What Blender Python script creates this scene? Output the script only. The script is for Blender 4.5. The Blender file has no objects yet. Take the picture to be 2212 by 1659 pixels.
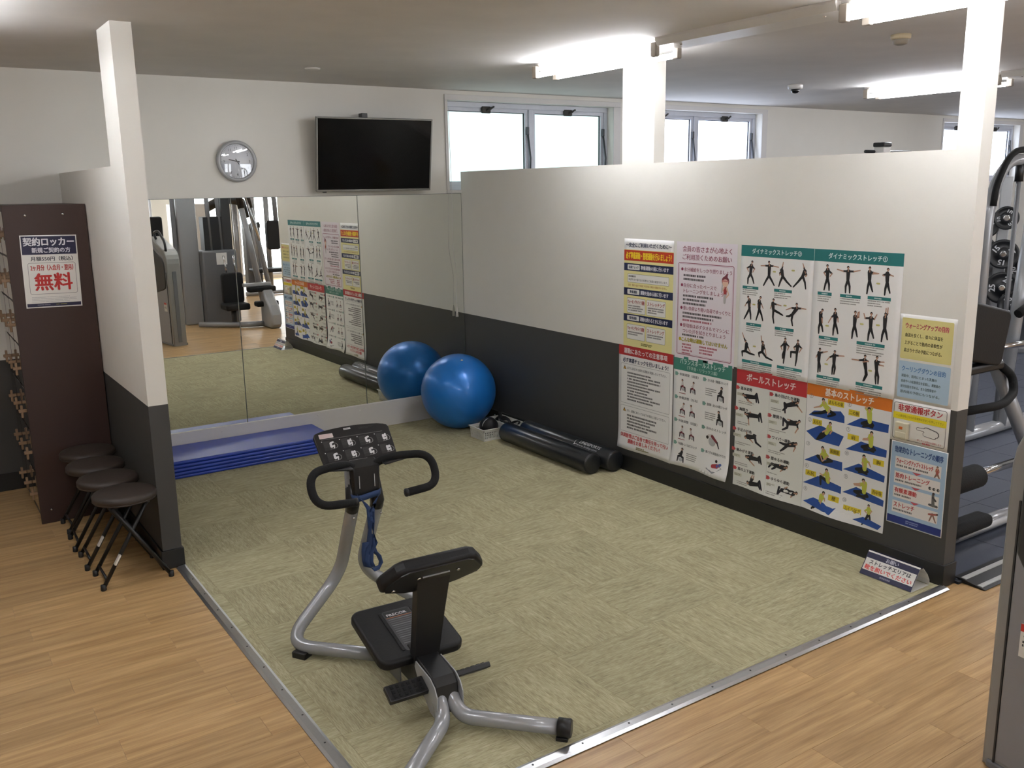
import bpy, bmesh, math, random
from mathutils import Vector, Matrix, Euler
PI = math.pi
random.seed(7)
sc = bpy.context.scene
COL = sc.collection

# ------------------------------------------------------------------ camera
cam_d = bpy.data.cameras.new('camera'); cam = bpy.data.objects.new('camera', cam_d); COL.objects.link(cam)
YAW, PITCH, ROLL = 0.5879, 0.2113, -0.0160
_f = Vector((math.sin(YAW)*math.cos(PITCH), math.cos(YAW)*math.cos(PITCH), -math.sin(PITCH)))
_r = Vector((math.cos(YAW), -math.sin(YAW), 0)); _u = _r.cross(_f)
_r2 = _r*math.cos(ROLL) + _u*math.sin(ROLL); _u2 = -_r*math.sin(ROLL) + _u*math.cos(ROLL)
m = Matrix((_r2, _u2, -_f)).transposed().to_4x4(); m.translation = (-4.1184, -6.9217, 1.9787)
cam.matrix_world = m
cam_d.sensor_width = 36.0; cam_d.lens = 36.0*1977.4/2212.0; cam_d.clip_start = 0.05; cam_d.clip_end = 200
sc.camera = cam

# ------------------------------------------------------------------ world, exposure, light levels
sc.view_settings.view_transform = 'Standard'; sc.view_settings.look = 'None'
sc.view_settings.gamma = 1.0; sc.view_settings.use_curve_mapping = False
sc.view_settings.exposure = 0.0
sc.cycles.use_light_tree = False; sc.cycles.max_bounces = 7; sc.cycles.diffuse_bounces = 3; sc.cycles.glossy_bounces = 4
w = bpy.data.worlds.new('overcast_sky'); sc.world = w; w.use_nodes = True
w.node_tree.nodes['Background'].inputs[0].default_value = (0.80, 0.90, 1.0, 1)
w.node_tree.nodes['Background'].inputs[1].default_value = 1.0
TUBE_POWER = 56.0       # fluorescent tube radiance
GLASS_POWER = 1.5       # daylight in the frosted window panes
FARGLASS_POWER = 9.0    # daylight in the windows of the end wall behind the camera

# ------------------------------------------------------------------ dimensions (metres)
HC, HP, HB = 2.784, 2.119, 0.901      # ceiling, partition top, dark band
DP = 4.572                            # partition length
XL = -3.129                           # left partition face
YL = -2.043                           # left partition end
XC = -3.030                           # carpet left edge

# ------------------------------------------------------------------ materials
def lin(h):
    h = h.lstrip('#'); out = []
    for i in (0, 2, 4):
        c = int(h[i:i+2], 16)/255.0
        out.append(c/12.92 if c <= 0.04045 else ((c+0.055)/1.055)**2.4)
    return (out[0], out[1], out[2], 1.0)
MATS = {}
def mat(name, col, rough=0.5, metal=0.0, noise=0.0, nscale=30.0, bump=0.0, spec=0.5, coat=0.0, emit=None, estr=0.0, stretch=None):
    if name in MATS: return MATS[name]
    m = bpy.data.materials.new(name); m.use_nodes = True; MATS[name] = m
    nt = m.node_tree; b = nt.nodes['Principled BSDF']
    c = lin(col) if isinstance(col, str) else col
    b.inputs['Base Color'].default_value = c
    b.inputs['Roughness'].default_value = rough; b.inputs['Metallic'].default_value = metal
    b.inputs['Specular IOR Level'].default_value = spec; b.inputs['Coat Weight'].default_value = coat
    if emit is not None:
        b.inputs['Emission Color'].default_value = lin(emit); b.inputs['Emission Strength'].default_value = estr
    if noise > 0 or bump > 0:
        tc = nt.nodes.new('ShaderNodeTexCoord'); mp = nt.nodes.new('ShaderNodeMapping')
        nt.links.new(tc.outputs['Object'], mp.inputs[0])
        if stretch: mp.inputs['Scale'].default_value = stretch
        nz = nt.nodes.new('ShaderNodeTexNoise'); nz.inputs['Scale'].default_value = nscale; nz.inputs['Detail'].default_value = 4
        nt.links.new(mp.outputs[0], nz.inputs['Vector'])
        if noise > 0:
            mx = nt.nodes.new('ShaderNodeMix'); mx.data_type = 'RGBA'
            mx.inputs[6].default_value = tuple(max(0, v*(1-noise)) for v in c[:3]) + (1,)
            mx.inputs[7].default_value = tuple(min(1, v*(1+noise)) for v in c[:3]) + (1,)
            nt.links.new(nz.outputs['Fac'], mx.inputs[0]); nt.links.new(mx.outputs[2], b.inputs['Base Color'])
        if bump > 0:
            bp = nt.nodes.new('ShaderNodeBump'); bp.inputs['Strength'].default_value = bump; bp.inputs['Distance'].default_value = 0.01
            nt.links.new(nz.outputs['Fac'], bp.inputs['Height']); nt.links.new(bp.outputs[0], b.inputs['Normal'])
    return m
def emis(name, col, s):
    if name in MATS: return MATS[name]
    m = bpy.data.materials.new(name); m.use_nodes = True; MATS[name] = m
    nt = m.node_tree; nt.nodes.clear()
    e = nt.nodes.new('ShaderNodeEmission'); e.inputs[0].default_value = lin(col); e.inputs[1].default_value = s
    o = nt.nodes.new('ShaderNodeOutputMaterial'); nt.links.new(e.outputs[0], o.inputs[0])
    return m
M_WHITE = mat('white_wall_paint', '#e9e5dc', 0.55, noise=0.025, nscale=6, bump=0.05)
M_DARK = mat('charcoal_wall_paint', '#3f3e3c', 0.55, noise=0.04, nscale=10, bump=0.05)
M_BASE = mat('black_skirting_vinyl', '#191918', 0.45, noise=0.05)
M_CEIL = mat('mottled_ceiling_board', '#d8d3ce', 0.8, noise=0.10, nscale=3.5, bump=0.12)
M_TRIMW = mat('white_trim_board', '#dcd8d4', 0.4, noise=0.02)
M_ALU = mat('brushed_aluminium', '#c4c5c6', 0.28, 0.9, noise=0.06, nscale=60, stretch=(1, 1, 12))
M_ALUD = mat('window_aluminium', '#c6c8d0', 0.4, 0.15, noise=0.05)
M_MIRROR = mat('mirror_glass', (0.86, 0.88, 0.84, 1), 0.0, 1.0)
M_SILVER = mat('silver_powder_coat', '#98999c', 0.27, 0.2, noise=0.03, nscale=80, coat=0.3)
M_SILVERL = mat('light_silver_paint', '#a9aaab', 0.35, 0.2, noise=0.03)
M_GREY = mat('grey_machine_paint', '#6d6e71', 0.42, 0.1, noise=0.04)
M_DGREY = mat('dark_grey_shroud', '#333334', 0.45, noise=0.05)
M_BLACK = mat('black_plastic', '#131314', 0.42, noise=0.08, nscale=40)
M_PAD = mat('black_vinyl_pad', '#171718', 0.5, noise=0.08, nscale=90, bump=0.08, spec=0.3)
M_RUB = mat('black_rubber_foam', '#161616', 0.75, noise=0.15, nscale=120, bump=0.2, spec=0.25)
M_STEEL = mat('polished_steel', '#d0d0d2', 0.15, 1.0)
M_PAPER = mat('poster_paper', '#f6f4f1', 0.4, noise=0.01)
M_LAM = mat('laminated_sheet', '#ebe8e1', 0.22, noise=0.01, coat=0.4)

# ------------------------------------------------------------------ mesh helpers
class MB:
    def __init__(s): s.bm = bmesh.new()
    def box(s, a, b, bev=0.0, seg=2, mi=0, M=None):
        x0, y0, z0 = (min(a[i], b[i]) for i in range(3)); x1, y1, z1 = (max(a[i], b[i]) for i in range(3))
        vs = [s.bm.verts.new((x, y, z)) for x, y, z in ((x0,y0,z0),(x1,y0,z0),(x1,y1,z0),(x0,y1,z0),(x0,y0,z1),(x1,y0,z1),(x1,y1,z1),(x0,y1,z1))]
        fs = [s.bm.faces.new([vs[i] for i in q]) for q in ((0,3,2,1),(4,5,6,7),(0,1,5,4),(1,2,6,5),(2,3,7,6),(3,0,4,7))]
        for f in fs: f.material_index = mi
        geo = vs
        if bev > 0:
            es = list({e for f in fs for e in f.edges})
            r = bmesh.ops.bevel(s.bm, geom=es, offset=bev, segments=seg, affect='EDGES', profile=0.5)
            geo = list({v for f in r['faces'] for v in f.verts} | {v for v in vs if v.is_valid})
            for f in r['faces']: f.material_index = mi; f.smooth = True
        if M is not None:
            bmesh.ops.transform(s.bm, matrix=M, verts=[v for v in geo if v.is_valid])
        return s
    def prism(s, poly, axis, t0, t1, bev=0.0, seg=2, mi=0, M=None):
        # poly: 2-D outline; axis 'x': (y,z), 'y': (x,z), 'z': (x,y)
        def P(p, t): return {'x': (t, p[0], p[1]), 'y': (p[0], t, p[1]), 'z': (p[0], p[1], t)}[axis]
        a = [s.bm.verts.new(P(p, t0)) for p in poly]; b = [s.bm.verts.new(P(p, t1)) for p in poly]
        n = len(poly); fs = []
        fs.append(s.bm.faces.new(a)); fs.append(s.bm.faces.new(b[::-1]))
        side = [s.bm.faces.new((a[i], b[i], b[(i+1) % n], a[(i+1) % n])) for i in range(n)]
        for f in fs+side: f.material_index = mi
        bmesh.ops.recalc_face_normals(s.bm, faces=fs+side)
        geo = a+b
        if bev > 0:
            es = list({e for f in fs for e in f.edges})
            r = bmesh.ops.bevel(s.bm, geom=es, offset=bev, segments=seg, affect='EDGES', profile=0.5)
            geo = list({v for f in r['faces'] for v in f.verts} | {v for v in geo if v.is_valid})
            for f in r['faces']: f.smooth = True; f.material_index = mi
        if M is not None: bmesh.ops.transform(s.bm, matrix=M, verts=[v for v in geo if v.is_valid])
        return s
    def tube(s, pts, r, n=12, caps=True, mi=0, closed=False, flat=None):
        pts = [Vector(p) for p in pts]; N = len(pts); rings = []; prev = None
        for i, p in enumerate(pts):
            if closed: t = (pts[(i+1) % N]-pts[i-1]).normalized()
            else: t = (pts[min(i+1, N-1)]-pts[max(i-1, 0)]).normalized()
            if prev is None:
                up = Vector((0,0,1)) if abs(t.z) < 0.9 else Vector((1,0,0)); nn = t.cross(up).normalized()
            else: nn = (prev - t*prev.dot(t)).normalized()
            prev = nn; bb = t.cross(nn)
            rr = r[i] if isinstance(r, (list, tuple)) else r
            ry = rr if flat is None else rr*flat
            rings.append([s.bm.verts.new(p + nn*(math.cos(2*PI*k/n)*rr) + bb*(math.sin(2*PI*k/n)*ry)) for k in range(n)])
        M = N if closed else N-1
        for i in range(M):
            A, B = rings[i], rings[(i+1) % N]
            for k in range(n):
                f = s.bm.faces.new((A[k], A[(k+1) % n], B[(k+1) % n], B[k])); f.smooth = True; f.material_index = mi
        if caps and not closed:
            for f in (s.bm.faces.new(rings[0][::-1]), s.bm.faces.new(rings[-1])): f.material_index = mi
        return s
    def ribbon(s, pts, wid, thick=0.002, mi=0):
        # flat strap through pts; each point (p, width direction)
        rows = []
        for i, (p, wd) in enumerate(pts):
            p = Vector(p); wd = Vector(wd).normalized()*wid/2
            q = Vector(pts[min(i+1, len(pts)-1)][0])-Vector(pts[max(i-1, 0)][0])
            nn = q.cross(wd).normalized()*thick/2
            rows.append([s.bm.verts.new(v) for v in (p-wd-nn, p+wd-nn, p+wd+nn, p-wd+nn)])
        for A, B in zip(rows[:-1], rows[1:]):
            for k in range(4):
                f = s.bm.faces.new((A[k], A[(k+1) % 4], B[(k+1) % 4], B[k])); f.material_index = mi; f.smooth = True
        s.bm.faces.new(rows[0][::-1]); s.bm.faces.new(rows[-1])
        return s
    def lathe(s, prof, n=24, c=(0,0,0), axis='z', mi=0, smooth=True, cap0=True):
        # prof: (r, h) from bottom to top
        def P(r, h, a):
            x, y = r*math.cos(a), r*math.sin(a)
            q = {'z': (x, y, h), 'x': (h, x, y), 'y': (y, h, x)}[axis]
            return (c[0]+q[0], c[1]+q[1], c[2]+q[2])
        rings = []
        for r, h in prof:
            if r < 1e-6: rings.append([s.bm.verts.new(P(0, h, 0))])
            else: rings.append([s.bm.verts.new(P(r, h, 2*PI*k/n)) for k in range(n)])
        for A, B in zip(rings[:-1], rings[1:]):
            for k in range(n):
                k2 = (k+1) % n
                if len(A) == 1 and len(B) == 1: continue
                if len(A) == 1: q = (A[0], B[k2], B[k])
                elif len(B) == 1: q = (A[k], A[k2], B[0])
                else: q = (A[k], A[k2], B[k2], B[k])
                f = s.bm.faces.new(q); f.smooth = smooth; f.material_index = mi
        if cap0 and len(rings[0]) > 1: s.bm.faces.new(rings[0][::-1]).material_index = mi
        if len(rings[-1]) > 1: s.bm.faces.new(rings[-1]).material_index = mi
        return s
    def xf(s, M): bmesh.ops.transform(s.bm, matrix=M, verts=s.bm.verts[:]); return s
    def build(s, name, mats, parent=None, recalc=True):
        if recalc: bmesh.ops.recalc_face_normals(s.bm, faces=s.bm.faces[:])
        me = bpy.data.meshes.new(name); s.bm.to_mesh(me); s.bm.free()
        for mm in (mats if isinstance(mats, (list, tuple)) else [mats]): me.materials.append(mm)
        o = bpy.data.objects.new(name, me); COL.objects.link(o)
        if parent is not None: o.parent = parent
        return o
def rrect(x0, y0, x1, y1, r, n=4):
    out = []
    for cx, cy, a0 in ((x1-r, y1-r, 0), (x0+r, y1-r, PI/2), (x0+r, y0+r, PI), (x1-r, y0+r, 1.5*PI)):
        for k in range(n+1):
            a = a0 + k*PI/2/n; out.append((cx+r*math.cos(a), cy+r*math.sin(a)))
    return out
def fillet(pts, rad, n=6):
    pts = [Vector(p) for p in pts]; out = [pts[0]]
    for i in range(1, len(pts)-1):
        p, a, b = pts[i], pts[i-1], pts[i+1]
        r = rad[i-1] if isinstance(rad, (list, tuple)) else rad
        d1 = (a-p); d2 = (b-p); l = min(r, d1.length*0.49, d2.length*0.49)
        s, e = p + d1.normalized()*l, p + d2.normalized()*l
        for k in range(n+1):
            t = k/n; out.append((1-t)**2*s + 2*t*(1-t)*p + t*t*e)
    out.append(pts[-1]); return out
def tag(o, label, cat, group=None):
    o['label'] = label; o['category'] = cat
    if group: o['group'] = group
    return o
def thing(name, label, cat, loc=(0,0,0), rotz=0.0, group=None):
    o = bpy.data.objects.new(name, None); COL.objects.link(o); o.empty_display_size = 0.1
    o.location = loc; o.rotation_euler = (0, 0, rotz)
    return tag(o, label, cat, group)
def struct(o): o['kind'] = 'structure'; return o
def copy_tree(o, parent=None):
    c = o.copy(); COL.objects.link(c); c.parent = parent
    for ch in o.children: copy_tree(ch, c)
    return c

# ------------------------------------------------------------------ flat print (posters, signs, labels)
def print_material():
    m = bpy.data.materials.new('printed_ink'); m.use_nodes = True
    nt = m.node_tree; b = nt.nodes['Principled BSDF']; b.inputs['Roughness'].default_value = 0.4
    a = nt.nodes.new('ShaderNodeAttribute'); a.attribute_name = 'ink'; nt.links.new(a.outputs['Color'], b.inputs['Base Color'])
    return m
M_INK = print_material()
GLYPH = {}
def glyphs(s, bold):
    key = s
    if key in GLYPH: return GLYPH[key]
    cu = bpy.data.curves.new('t', 'FONT'); cu.body = s; cu.size = 1.0; cu.resolution_u = 2
    o = bpy.data.objects.new('t', cu); me = o.to_mesh()
    vs = [(v.co.x, v.co.y) for v in me.vertices]; fs = [tuple(p.vertices) for p in me.polygons]
    o.to_mesh_clear(); bpy.data.objects.remove(o); bpy.data.curves.remove(cu)
    GLYPH[key] = (vs, fs); return GLYPH[key]
class Print:
    """ink shapes on a sheet; coordinates in millimetres from the sheet's top-left corner, y down"""
    def __init__(s, fn): s.fn = fn; s.v = []; s.f = []; s.c = []
    def poly(s, pts, col, l=1):
        l += (len(s.f) % 50)*.006
        k = len(s.v); s.v += [s.fn(x, y, l) for x, y in pts]; s.f.append(tuple(range(k, k+len(pts)))); s.c.append(lin(col))
    def rect(s, x0, y0, x1, y1, col, l=1, g=45):
        nx = max(1, int(math.ceil((x1-x0)/g))); ny = max(1, int(math.ceil((y1-y0)/g)))
        for i in range(nx):
            for j in range(ny):
                a, b = x0+(x1-x0)*i/nx, x0+(x1-x0)*(i+1)/nx; c, d = y0+(y1-y0)*j/ny, y0+(y1-y0)*(j+1)/ny
                s.poly(((a, d), (b, d), (b, c), (a, c)), col, l)
    def rr(s, x0, y0, x1, y1, r, col, l=1): s.poly(rrect(x0, y0, x1, y1, r), col, l)
    def frame(s, x0, y0, x1, y1, r, t, col, l=1):
        A = rrect(x0, y0, x1, y1, r); B = rrect(x0+t, y0+t, x1-t, y1-t, max(r-t, .1)); n = len(A)
        for i in range(n): s.poly((A[i], A[(i+1) % n], B[(i+1) % n], B[i]), col, l)
    def disc(s, x, y, r, col, l=1, n=14, ry=None):
        s.poly([(x+r*math.cos(2*PI*k/n), y+(ry or r)*math.sin(2*PI*k/n)) for k in range(n)], col, l)
    def seg(s, a, b, ra, rb, col, l=2):
        ax, ay = a; bx, by = b; L = math.hypot(bx-ax, by-ay)
        if L < 1e-6: return
        t = math.atan2(by-ay, bx-ax); out = []
        for k in range(5): q = t+PI/2+k*PI/4; out.append((ax+ra*math.cos(q), ay+ra*math.sin(q)))
        for k in range(5): q = t-PI/2+k*PI/4; out.append((bx+rb*math.cos(q), by+rb*math.sin(q)))
        s.poly(out, col, l)
    def text(s, st, x, y, h, col, w=None, al='l', bold=0.02, l=3):
        """y: top of the characters, h: character height, w: force this width"""
        vs, fs = glyphs(st, bold)
        if not vs: return
        xa = min(v[0] for v in vs); xb = max(v[0] for v in vs); ya = min(v[1] for v in vs); yb = max(v[1] for v in vs)
        sy = h/max(yb-ya, 1e-6); sx = sy if w is None else w/max(xb-xa, 1e-6); W = (xb-xa)*sx
        x0 = x if al == 'l' else x-W/2 if al == 'c' else x-W
        # heavier weights are struck several times, a hair apart
        d = bold*h*1.15
        shifts = [(0, 0)] if bold <= 0 else [(-d, 0), (d, 0), (0, -d*.7), (0, d*.7)] if bold > .02 else [(-d, 0), (d, 0)]
        for i, (dx, dy) in enumerate(shifts):
            k = len(s.v); s.v += [s.fn(x0+(v[0]-xa)*sx+dx, y+(yb-v[1])*sy+dy, l+.22*i) for v in vs]
            s.f += [tuple(i+k for i in f) for f in fs]; s.c += [lin(col)]*len(fs)
    def fine(s, x, y, w, n, pitch, col='#8f8b86', t=None, l=2, seed=1):
        """rows too small to read: broken hairlines"""
        rg = random.Random(seed*77+int(x*3+y)); t = t or pitch*0.42
        for i in range(n):
            W = w*(rg.uniform(.55, .95) if i == n-1 or rg.random() < .3 else 1); a = 0
            while a < W:
                q = min(W-a, rg.uniform(.55, 1.05)*t); s.poly(((x+a, y+i*pitch+t), (x+a+q, y+i*pitch+t), (x+a+q, y+i*pitch), (x+a, y+i*pitch)), col, l); a += q+t*(.22 if rg.random() < .93 else .8)
    def person(s, J, k=1.0, top='#201e20', leg='#1b1a1c', skin='#b98e76', hair='#16120f', l=2):
        """J: head, neck, hip, elbow, hand, elbow, hand, knee, foot, knee, foot"""
        P = [(J[i], J[i+1]) for i in range(0, 22, 2)]; hd, nk, hp, e1, h1, e2, h2, k1, f1, k2, f2 = P
        for kn, ft in ((k1, f1), (k2, f2)):
            s.seg(hp, kn, 8.2*k, 6.4*k, leg, l); s.seg(kn, ft, 6.4*k, 4.2*k, leg, l)
        s.seg(nk, hp, 12.5*k, 9.5*k, top, l+1)
        for el, hn in ((e1, h1), (e2, h2)):
            s.seg(nk, el, 6.0*k, 4.8*k, top, l+1); s.seg(el, hn, 3.4*k, 2.8*k, skin, l+2)
        s.seg(nk, hd, 3*k, 3*k, skin, l+1)
        s.disc(hd[0], hd[1]-1.5*k, 7.6*k, hair, l+2, ry=8.4*k); s.disc(hd[0]+.6*k, hd[1]+2.2*k, 5.6*k, skin, l+3)
    def build(s, name, parent=None, mat_=None):
        me = bpy.data.meshes.new(name); me.from_pydata([tuple(v) for v in s.v], [], s.f)
        at = me.color_attributes.new('ink', 'FLOAT_COLOR', 'CORNER'); i = 0
        data = []
        for f, c in zip(s.f, s.c): data += list(c)*len(f)
        at.data.foreach_set('color', data); me.materials.append(mat_ or M_INK)
        o = bpy.data.objects.new(name, me); COL.objects.link(o); o['kind'] = 'stuff'
        if parent is not None: o.parent = parent
        return o

# ================================================================== THE ROOM
X0, X1, Y0, Y1 = -7.5, 12.5, -14.0, 0.0

# floor base (wood plank pattern takes over where the planks are too far to tell apart)
def wood_material(name, tiled):
    m = bpy.data.materials.new(name); m.use_nodes = True; nt = m.node_tree; b = nt.nodes['Principled BSDF']
    N = nt.nodes.new; L = nt.links.new
    tc = N('ShaderNodeTexCoord'); oi = N('ShaderNodeObjectInfo')
    add = N('ShaderNodeVectorMath'); add.operation = 'ADD'; L(tc.outputs['Object'], add.inputs[0])
    if not tiled:
        sc_ = N('ShaderNodeVectorMath'); sc_.operation = 'SCALE'; sc_.inputs[3].default_value = 37.0
        cmb = N('ShaderNodeCombineXYZ'); L(oi.outputs['Random'], cmb.inputs[0]); L(oi.outputs['Random'], cmb.inputs[1]); L(cmb.outputs[0], sc_.inputs[0]); L(sc_.outputs[0], add.inputs[1])
    mp = N('ShaderNodeMapping'); mp.inputs['Scale'].default_value = (1.1, 16, 1); L(add.outputs[0], mp.inputs[0])
    n1 = N('ShaderNodeTexNoise'); n1.inputs['Scale'].default_value = 1.6; n1.inputs['Detail'].default_value = 5; n1.inputs['Roughness'].default_value = .6; L(mp.outputs[0], n1.inputs[0])
    mp2 = N('ShaderNodeMapping'); mp2.inputs['Scale'].default_value = (2.5, 90, 1); L(add.outputs[0], mp2.inputs[0])
    n2 = N('ShaderNodeTexNoise'); n2.inputs['Scale'].default_value = 2.0; n2.inputs['Detail'].default_value = 3; L(mp2.outputs[0], n2.inputs[0])
    r1 = N('ShaderNodeValToRGB'); r1.color_ramp.elements[0].position = .3; r1.color_ramp.elements[1].position = .72
    r1.color_ramp.elements[0].color = lin('#a07d50'); r1.color_ramp.elements[1].color = lin('#d3b07e'); L(n1.outputs['Fac'], r1.inputs[0])
    mx = N('ShaderNodeMix'); mx.data_type = 'RGBA'; mx.blend_type = 'MULTIPLY'; mx.inputs[0].default_value = .35
    r2 = N('ShaderNodeValToRGB'); r2.color_ramp.elements[0].position = .35; r2.color_ramp.elements[1].position = .6
    r2.color_ramp.elements[0].color = (.62, .6, .56, 1); r2.color_ramp.elements[1].color = (1, 1, 1, 1)
    L(n2.outputs['Fac'], r2.inputs[0]); L(r1.outputs[0], mx.inputs[6]); L(r2.outputs[0], mx.inputs[7])
    hsv = N('ShaderNodeHueSaturation'); L(mx.outputs[2], hsv.inputs['Color'])
    mr = N('ShaderNodeMapRange'); mr.inputs['To Min'].default_value = .88; mr.inputs['To Max'].default_value = 1.1
    if tiled:
        br = N('ShaderNodeTexBrick'); br.offset = .37; br.inputs['Scale'].default_value = 1.0; br.inputs['Mortar Size'].default_value = .0012
        br.inputs['Brick Width'].default_value = .92; br.inputs['Row Height'].default_value = .15
        br.inputs['Color1'].default_value = (0, 0, 0, 1); br.inputs['Color2'].default_value = (1, 1, 1, 1); br.inputs['Mortar'].default_value = (0, 0, 0, 1)
        L(tc.outputs['Object'], br.inputs['Vector']); L(br.outputs['Color'], mr.inputs['Value'])
    else: L(oi.outputs['Random'], mr.inputs['Value'])
    L(mr.outputs[0], hsv.inputs['Value']); L(hsv.outputs[0], b.inputs['Base Color'])
    b.inputs['Roughness'].default_value = .34; b.inputs['Specular IOR Level'].default_value = .5
    bp = N('ShaderNodeBump'); bp.inputs['Strength'].default_value = .06; bp.inputs['Distance'].default_value = .004
    L(n2.outputs['Fac'], bp.inputs['Height']); L(bp.outputs[0], b.inputs['Normal'])
    return m
M_WOODF = wood_material('wood_floor_far', True)
M_WOOD = wood_material('wood_plank_vinyl', False)
floor = struct(MB().box((X0, Y0, -.10), (X1, Y1+.3, -.004)).build('floor', M_WOODF))

# planks near the camera, each a piece of its own
PW, PL = 0.15, 0.92
plank_mesh = {}
def plank(x0, x1, y0, y1):
    wx, wy = round(x1-x0, 3), round(y1-y0, 3)
    if wx < .02 or wy < .02: return
    key = (wx, wy)
    if key not in plank_mesh:
        b = MB(); g = .0003
        b.prism([(g, g), (wx-g, g), (wx-g, wy-g), (g, wy-g)], 'z', -.004, 0.0)
        bm = b.bm; top = [e for e in bm.edges if all(abs(v.co.z) < 1e-6 for v in e.verts)]
        bmesh.ops.bevel(bm, geom=top, offset=.0006, segments=1, affect='EDGES')
        bmesh.ops.recalc_face_normals(bm, faces=bm.faces[:])
        me = bpy.data.meshes.new('plank'); bm.to_mesh(me); bm.free(); me.materials.append(M_WOOD); plank_mesh[key] = me
    o = bpy.data.objects.new('plank', plank_mesh[key]); COL.objects.link(o); o.location = (x0, y0, 0); o.parent = floor
def planks(xa, xb, ya, yb):
    r0 = int(math.floor((ya+4.62)/PW)); r1 = int(math.ceil((yb+4.62)/PW))
    for r in range(r0, r1):
        y0, y1 = -4.62+r*PW, -4.62+(r+1)*PW; y0c, y1c = max(y0, ya), min(y1, yb)
        if y1c-y0c < .01: continue
        off = (r*.44) % PL - 1.70
        k = int(math.floor((xa-off)/PL))
        while off+k*PL < xb:
            a, b = max(off+k*PL, xa), min(off+(k+1)*PL, xb)
            if b-a > .01: plank(a, b, y0c, y1c)
            k += 1
planks(-4.75, -3.072, -4.612, 0.0)
planks(-4.10, 0.12, -6.75, -4.612)

# carpet: quarter-turned tiles
def carpet_material():
    m = bpy.data.materials.new('olive_carpet_tile'); m.use_nodes = True; nt = m.node_tree; b = nt.nodes['Principled BSDF']
    N = nt.nodes.new; L = nt.links.new
    tc = N('ShaderNodeTexCoord'); oi = N('ShaderNodeObjectInfo')
    sc_ = N('ShaderNodeVectorMath'); sc_.operation = 'SCALE'; sc_.inputs[3].default_value = 53.0
    cmb = N('ShaderNodeCombineXYZ'); L(oi.outputs['Random'], cmb.inputs[0]); L(oi.outputs['Random'], cmb.inputs[1]); L(cmb.outputs[0], sc_.inputs[0])
    add = N('ShaderNodeVectorMath'); add.operation = 'ADD'; L(tc.outputs['Object'], add.inputs[0]); L(sc_.outputs[0], add.inputs[1])
    def band(scale, sx, sy, det):
        mp = N('ShaderNodeMapping'); mp.inputs['Scale'].default_value = (sx, sy, 1); L(add.outputs[0], mp.inputs[0])
        n = N('ShaderNodeTexNoise'); n.inputs['Scale'].default_value = scale; n.inputs['Detail'].default_value = det; L(mp.outputs[0], n.inputs[0]); return n
    a = band(1.0, 25, 240, 2); c = band(1.0, 5, 58, 3); d = band(6.0, 1, 1, 3)
    r = N('ShaderNodeValToRGB'); e = r.color_ramp.elements; e[0].position = .31; e[1].position = .70
    e[0].color = lin('#7b765e'); e[1].color = lin('#c0ba99'); e2 = r.color_ramp.elements.new(.5); e2.color = lin('#a29b7b')
    mx = N('ShaderNodeMath'); mx.operation = 'MULTIPLY_ADD'; mx.inputs[1].default_value = .55; L(a.outputs['Fac'], mx.inputs[0])
    m2 = N('ShaderNodeMath'); m2.operation = 'MULTIPLY_ADD'; m2.inputs[1].default_value = .36; L(c.outputs['Fac'], m2.inputs[0])
    m3 = N('ShaderNodeMath'); m3.operation = 'MULTIPLY'; m3.inputs[1].default_value = .15; L(d.outputs['Fac'], m3.inputs[0])
    L(m3.outputs[0], m2.inputs[2]); L(m2.outputs[0], mx.inputs[2]); L(mx.outputs[0], r.inputs[0])
    hsv = N('ShaderNodeHueSaturation'); L(r.outputs[0], hsv.inputs['Color'])
    mr = N('ShaderNodeMapRange'); mr.inputs['To Min'].default_value = .95; mr.inputs['To Max'].default_value = 1.05; L(oi.outputs['Random'], mr.inputs['Value']); L(mr.outputs[0], hsv.inputs['Value'])
    L(hsv.outputs[0], b.inputs['Base Color']); b.inputs['Roughness'].default_value = .95; b.inputs['Specular IOR Level'].default_value = .15
    bp = N('ShaderNodeBump'); bp.inputs['Strength'].default_value = .5; bp.inputs['Distance'].default_value = .004
    L(a.outputs['Fac'], bp.inputs['Height']); L(bp.outputs[0], b.inputs['Normal'])
    return m
M_CARPET = carpet_material()
carpet = struct(MB().box((XC, -DP, -.002), (0, 0, .003)).build('floor_carpet', mat('carpet_backing', '#8d8869', 0.95, noise=.1)))
xs = [XC] + [-2.97+.5*k for k in range(6)] + [0.0]; ys = [-DP] + [-4.53+.5*k for k in range(10)] + [0.0]
tile_mesh = {}
for i in range(len(xs)-1):
    for j in range(len(ys)-1):
        a, b, c, d = xs[i], xs[i+1], ys[j], ys[j+1]; turn = (i+j) % 2
        wx, wy = (b-a, d-c) if not turn else (d-c, b-a); key = (round(wx, 3), round(wy, 3))
        if key not in tile_mesh:
            bb = MB(); g = .0002; bb.prism([(-wx/2+g, -wy/2+g), (wx/2-g, -wy/2+g), (wx/2-g, wy/2-g), (-wx/2+g, wy/2-g)], 'z', 0, .0065)
            bm = bb.bm; top = [e for e in bm.edges if all(v.co.z > .006 for v in e.verts)]
            bmesh.ops.bevel(bm, geom=top, offset=.0008, segments=1, affect='EDGES'); bmesh.ops.recalc_face_normals(bm, faces=bm.faces[:])
            me = bpy.data.meshes.new('carpet_tile'); bm.to_mesh(me); bm.free(); me.materials.append(M_CARPET); tile_mesh[key] = me
        o = bpy.data.objects.new('carpet_tile', tile_mesh[key]); COL.objects.link(o); o.parent = carpet
        o.location = ((a+b)/2, (c+d)/2, 0); o.rotation_euler = (0, 0, (PI/2 if turn else 0) + (PI if (i*3+j*5) % 4 > 1 else 0))
CZ = .0065   # carpet surface height

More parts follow.
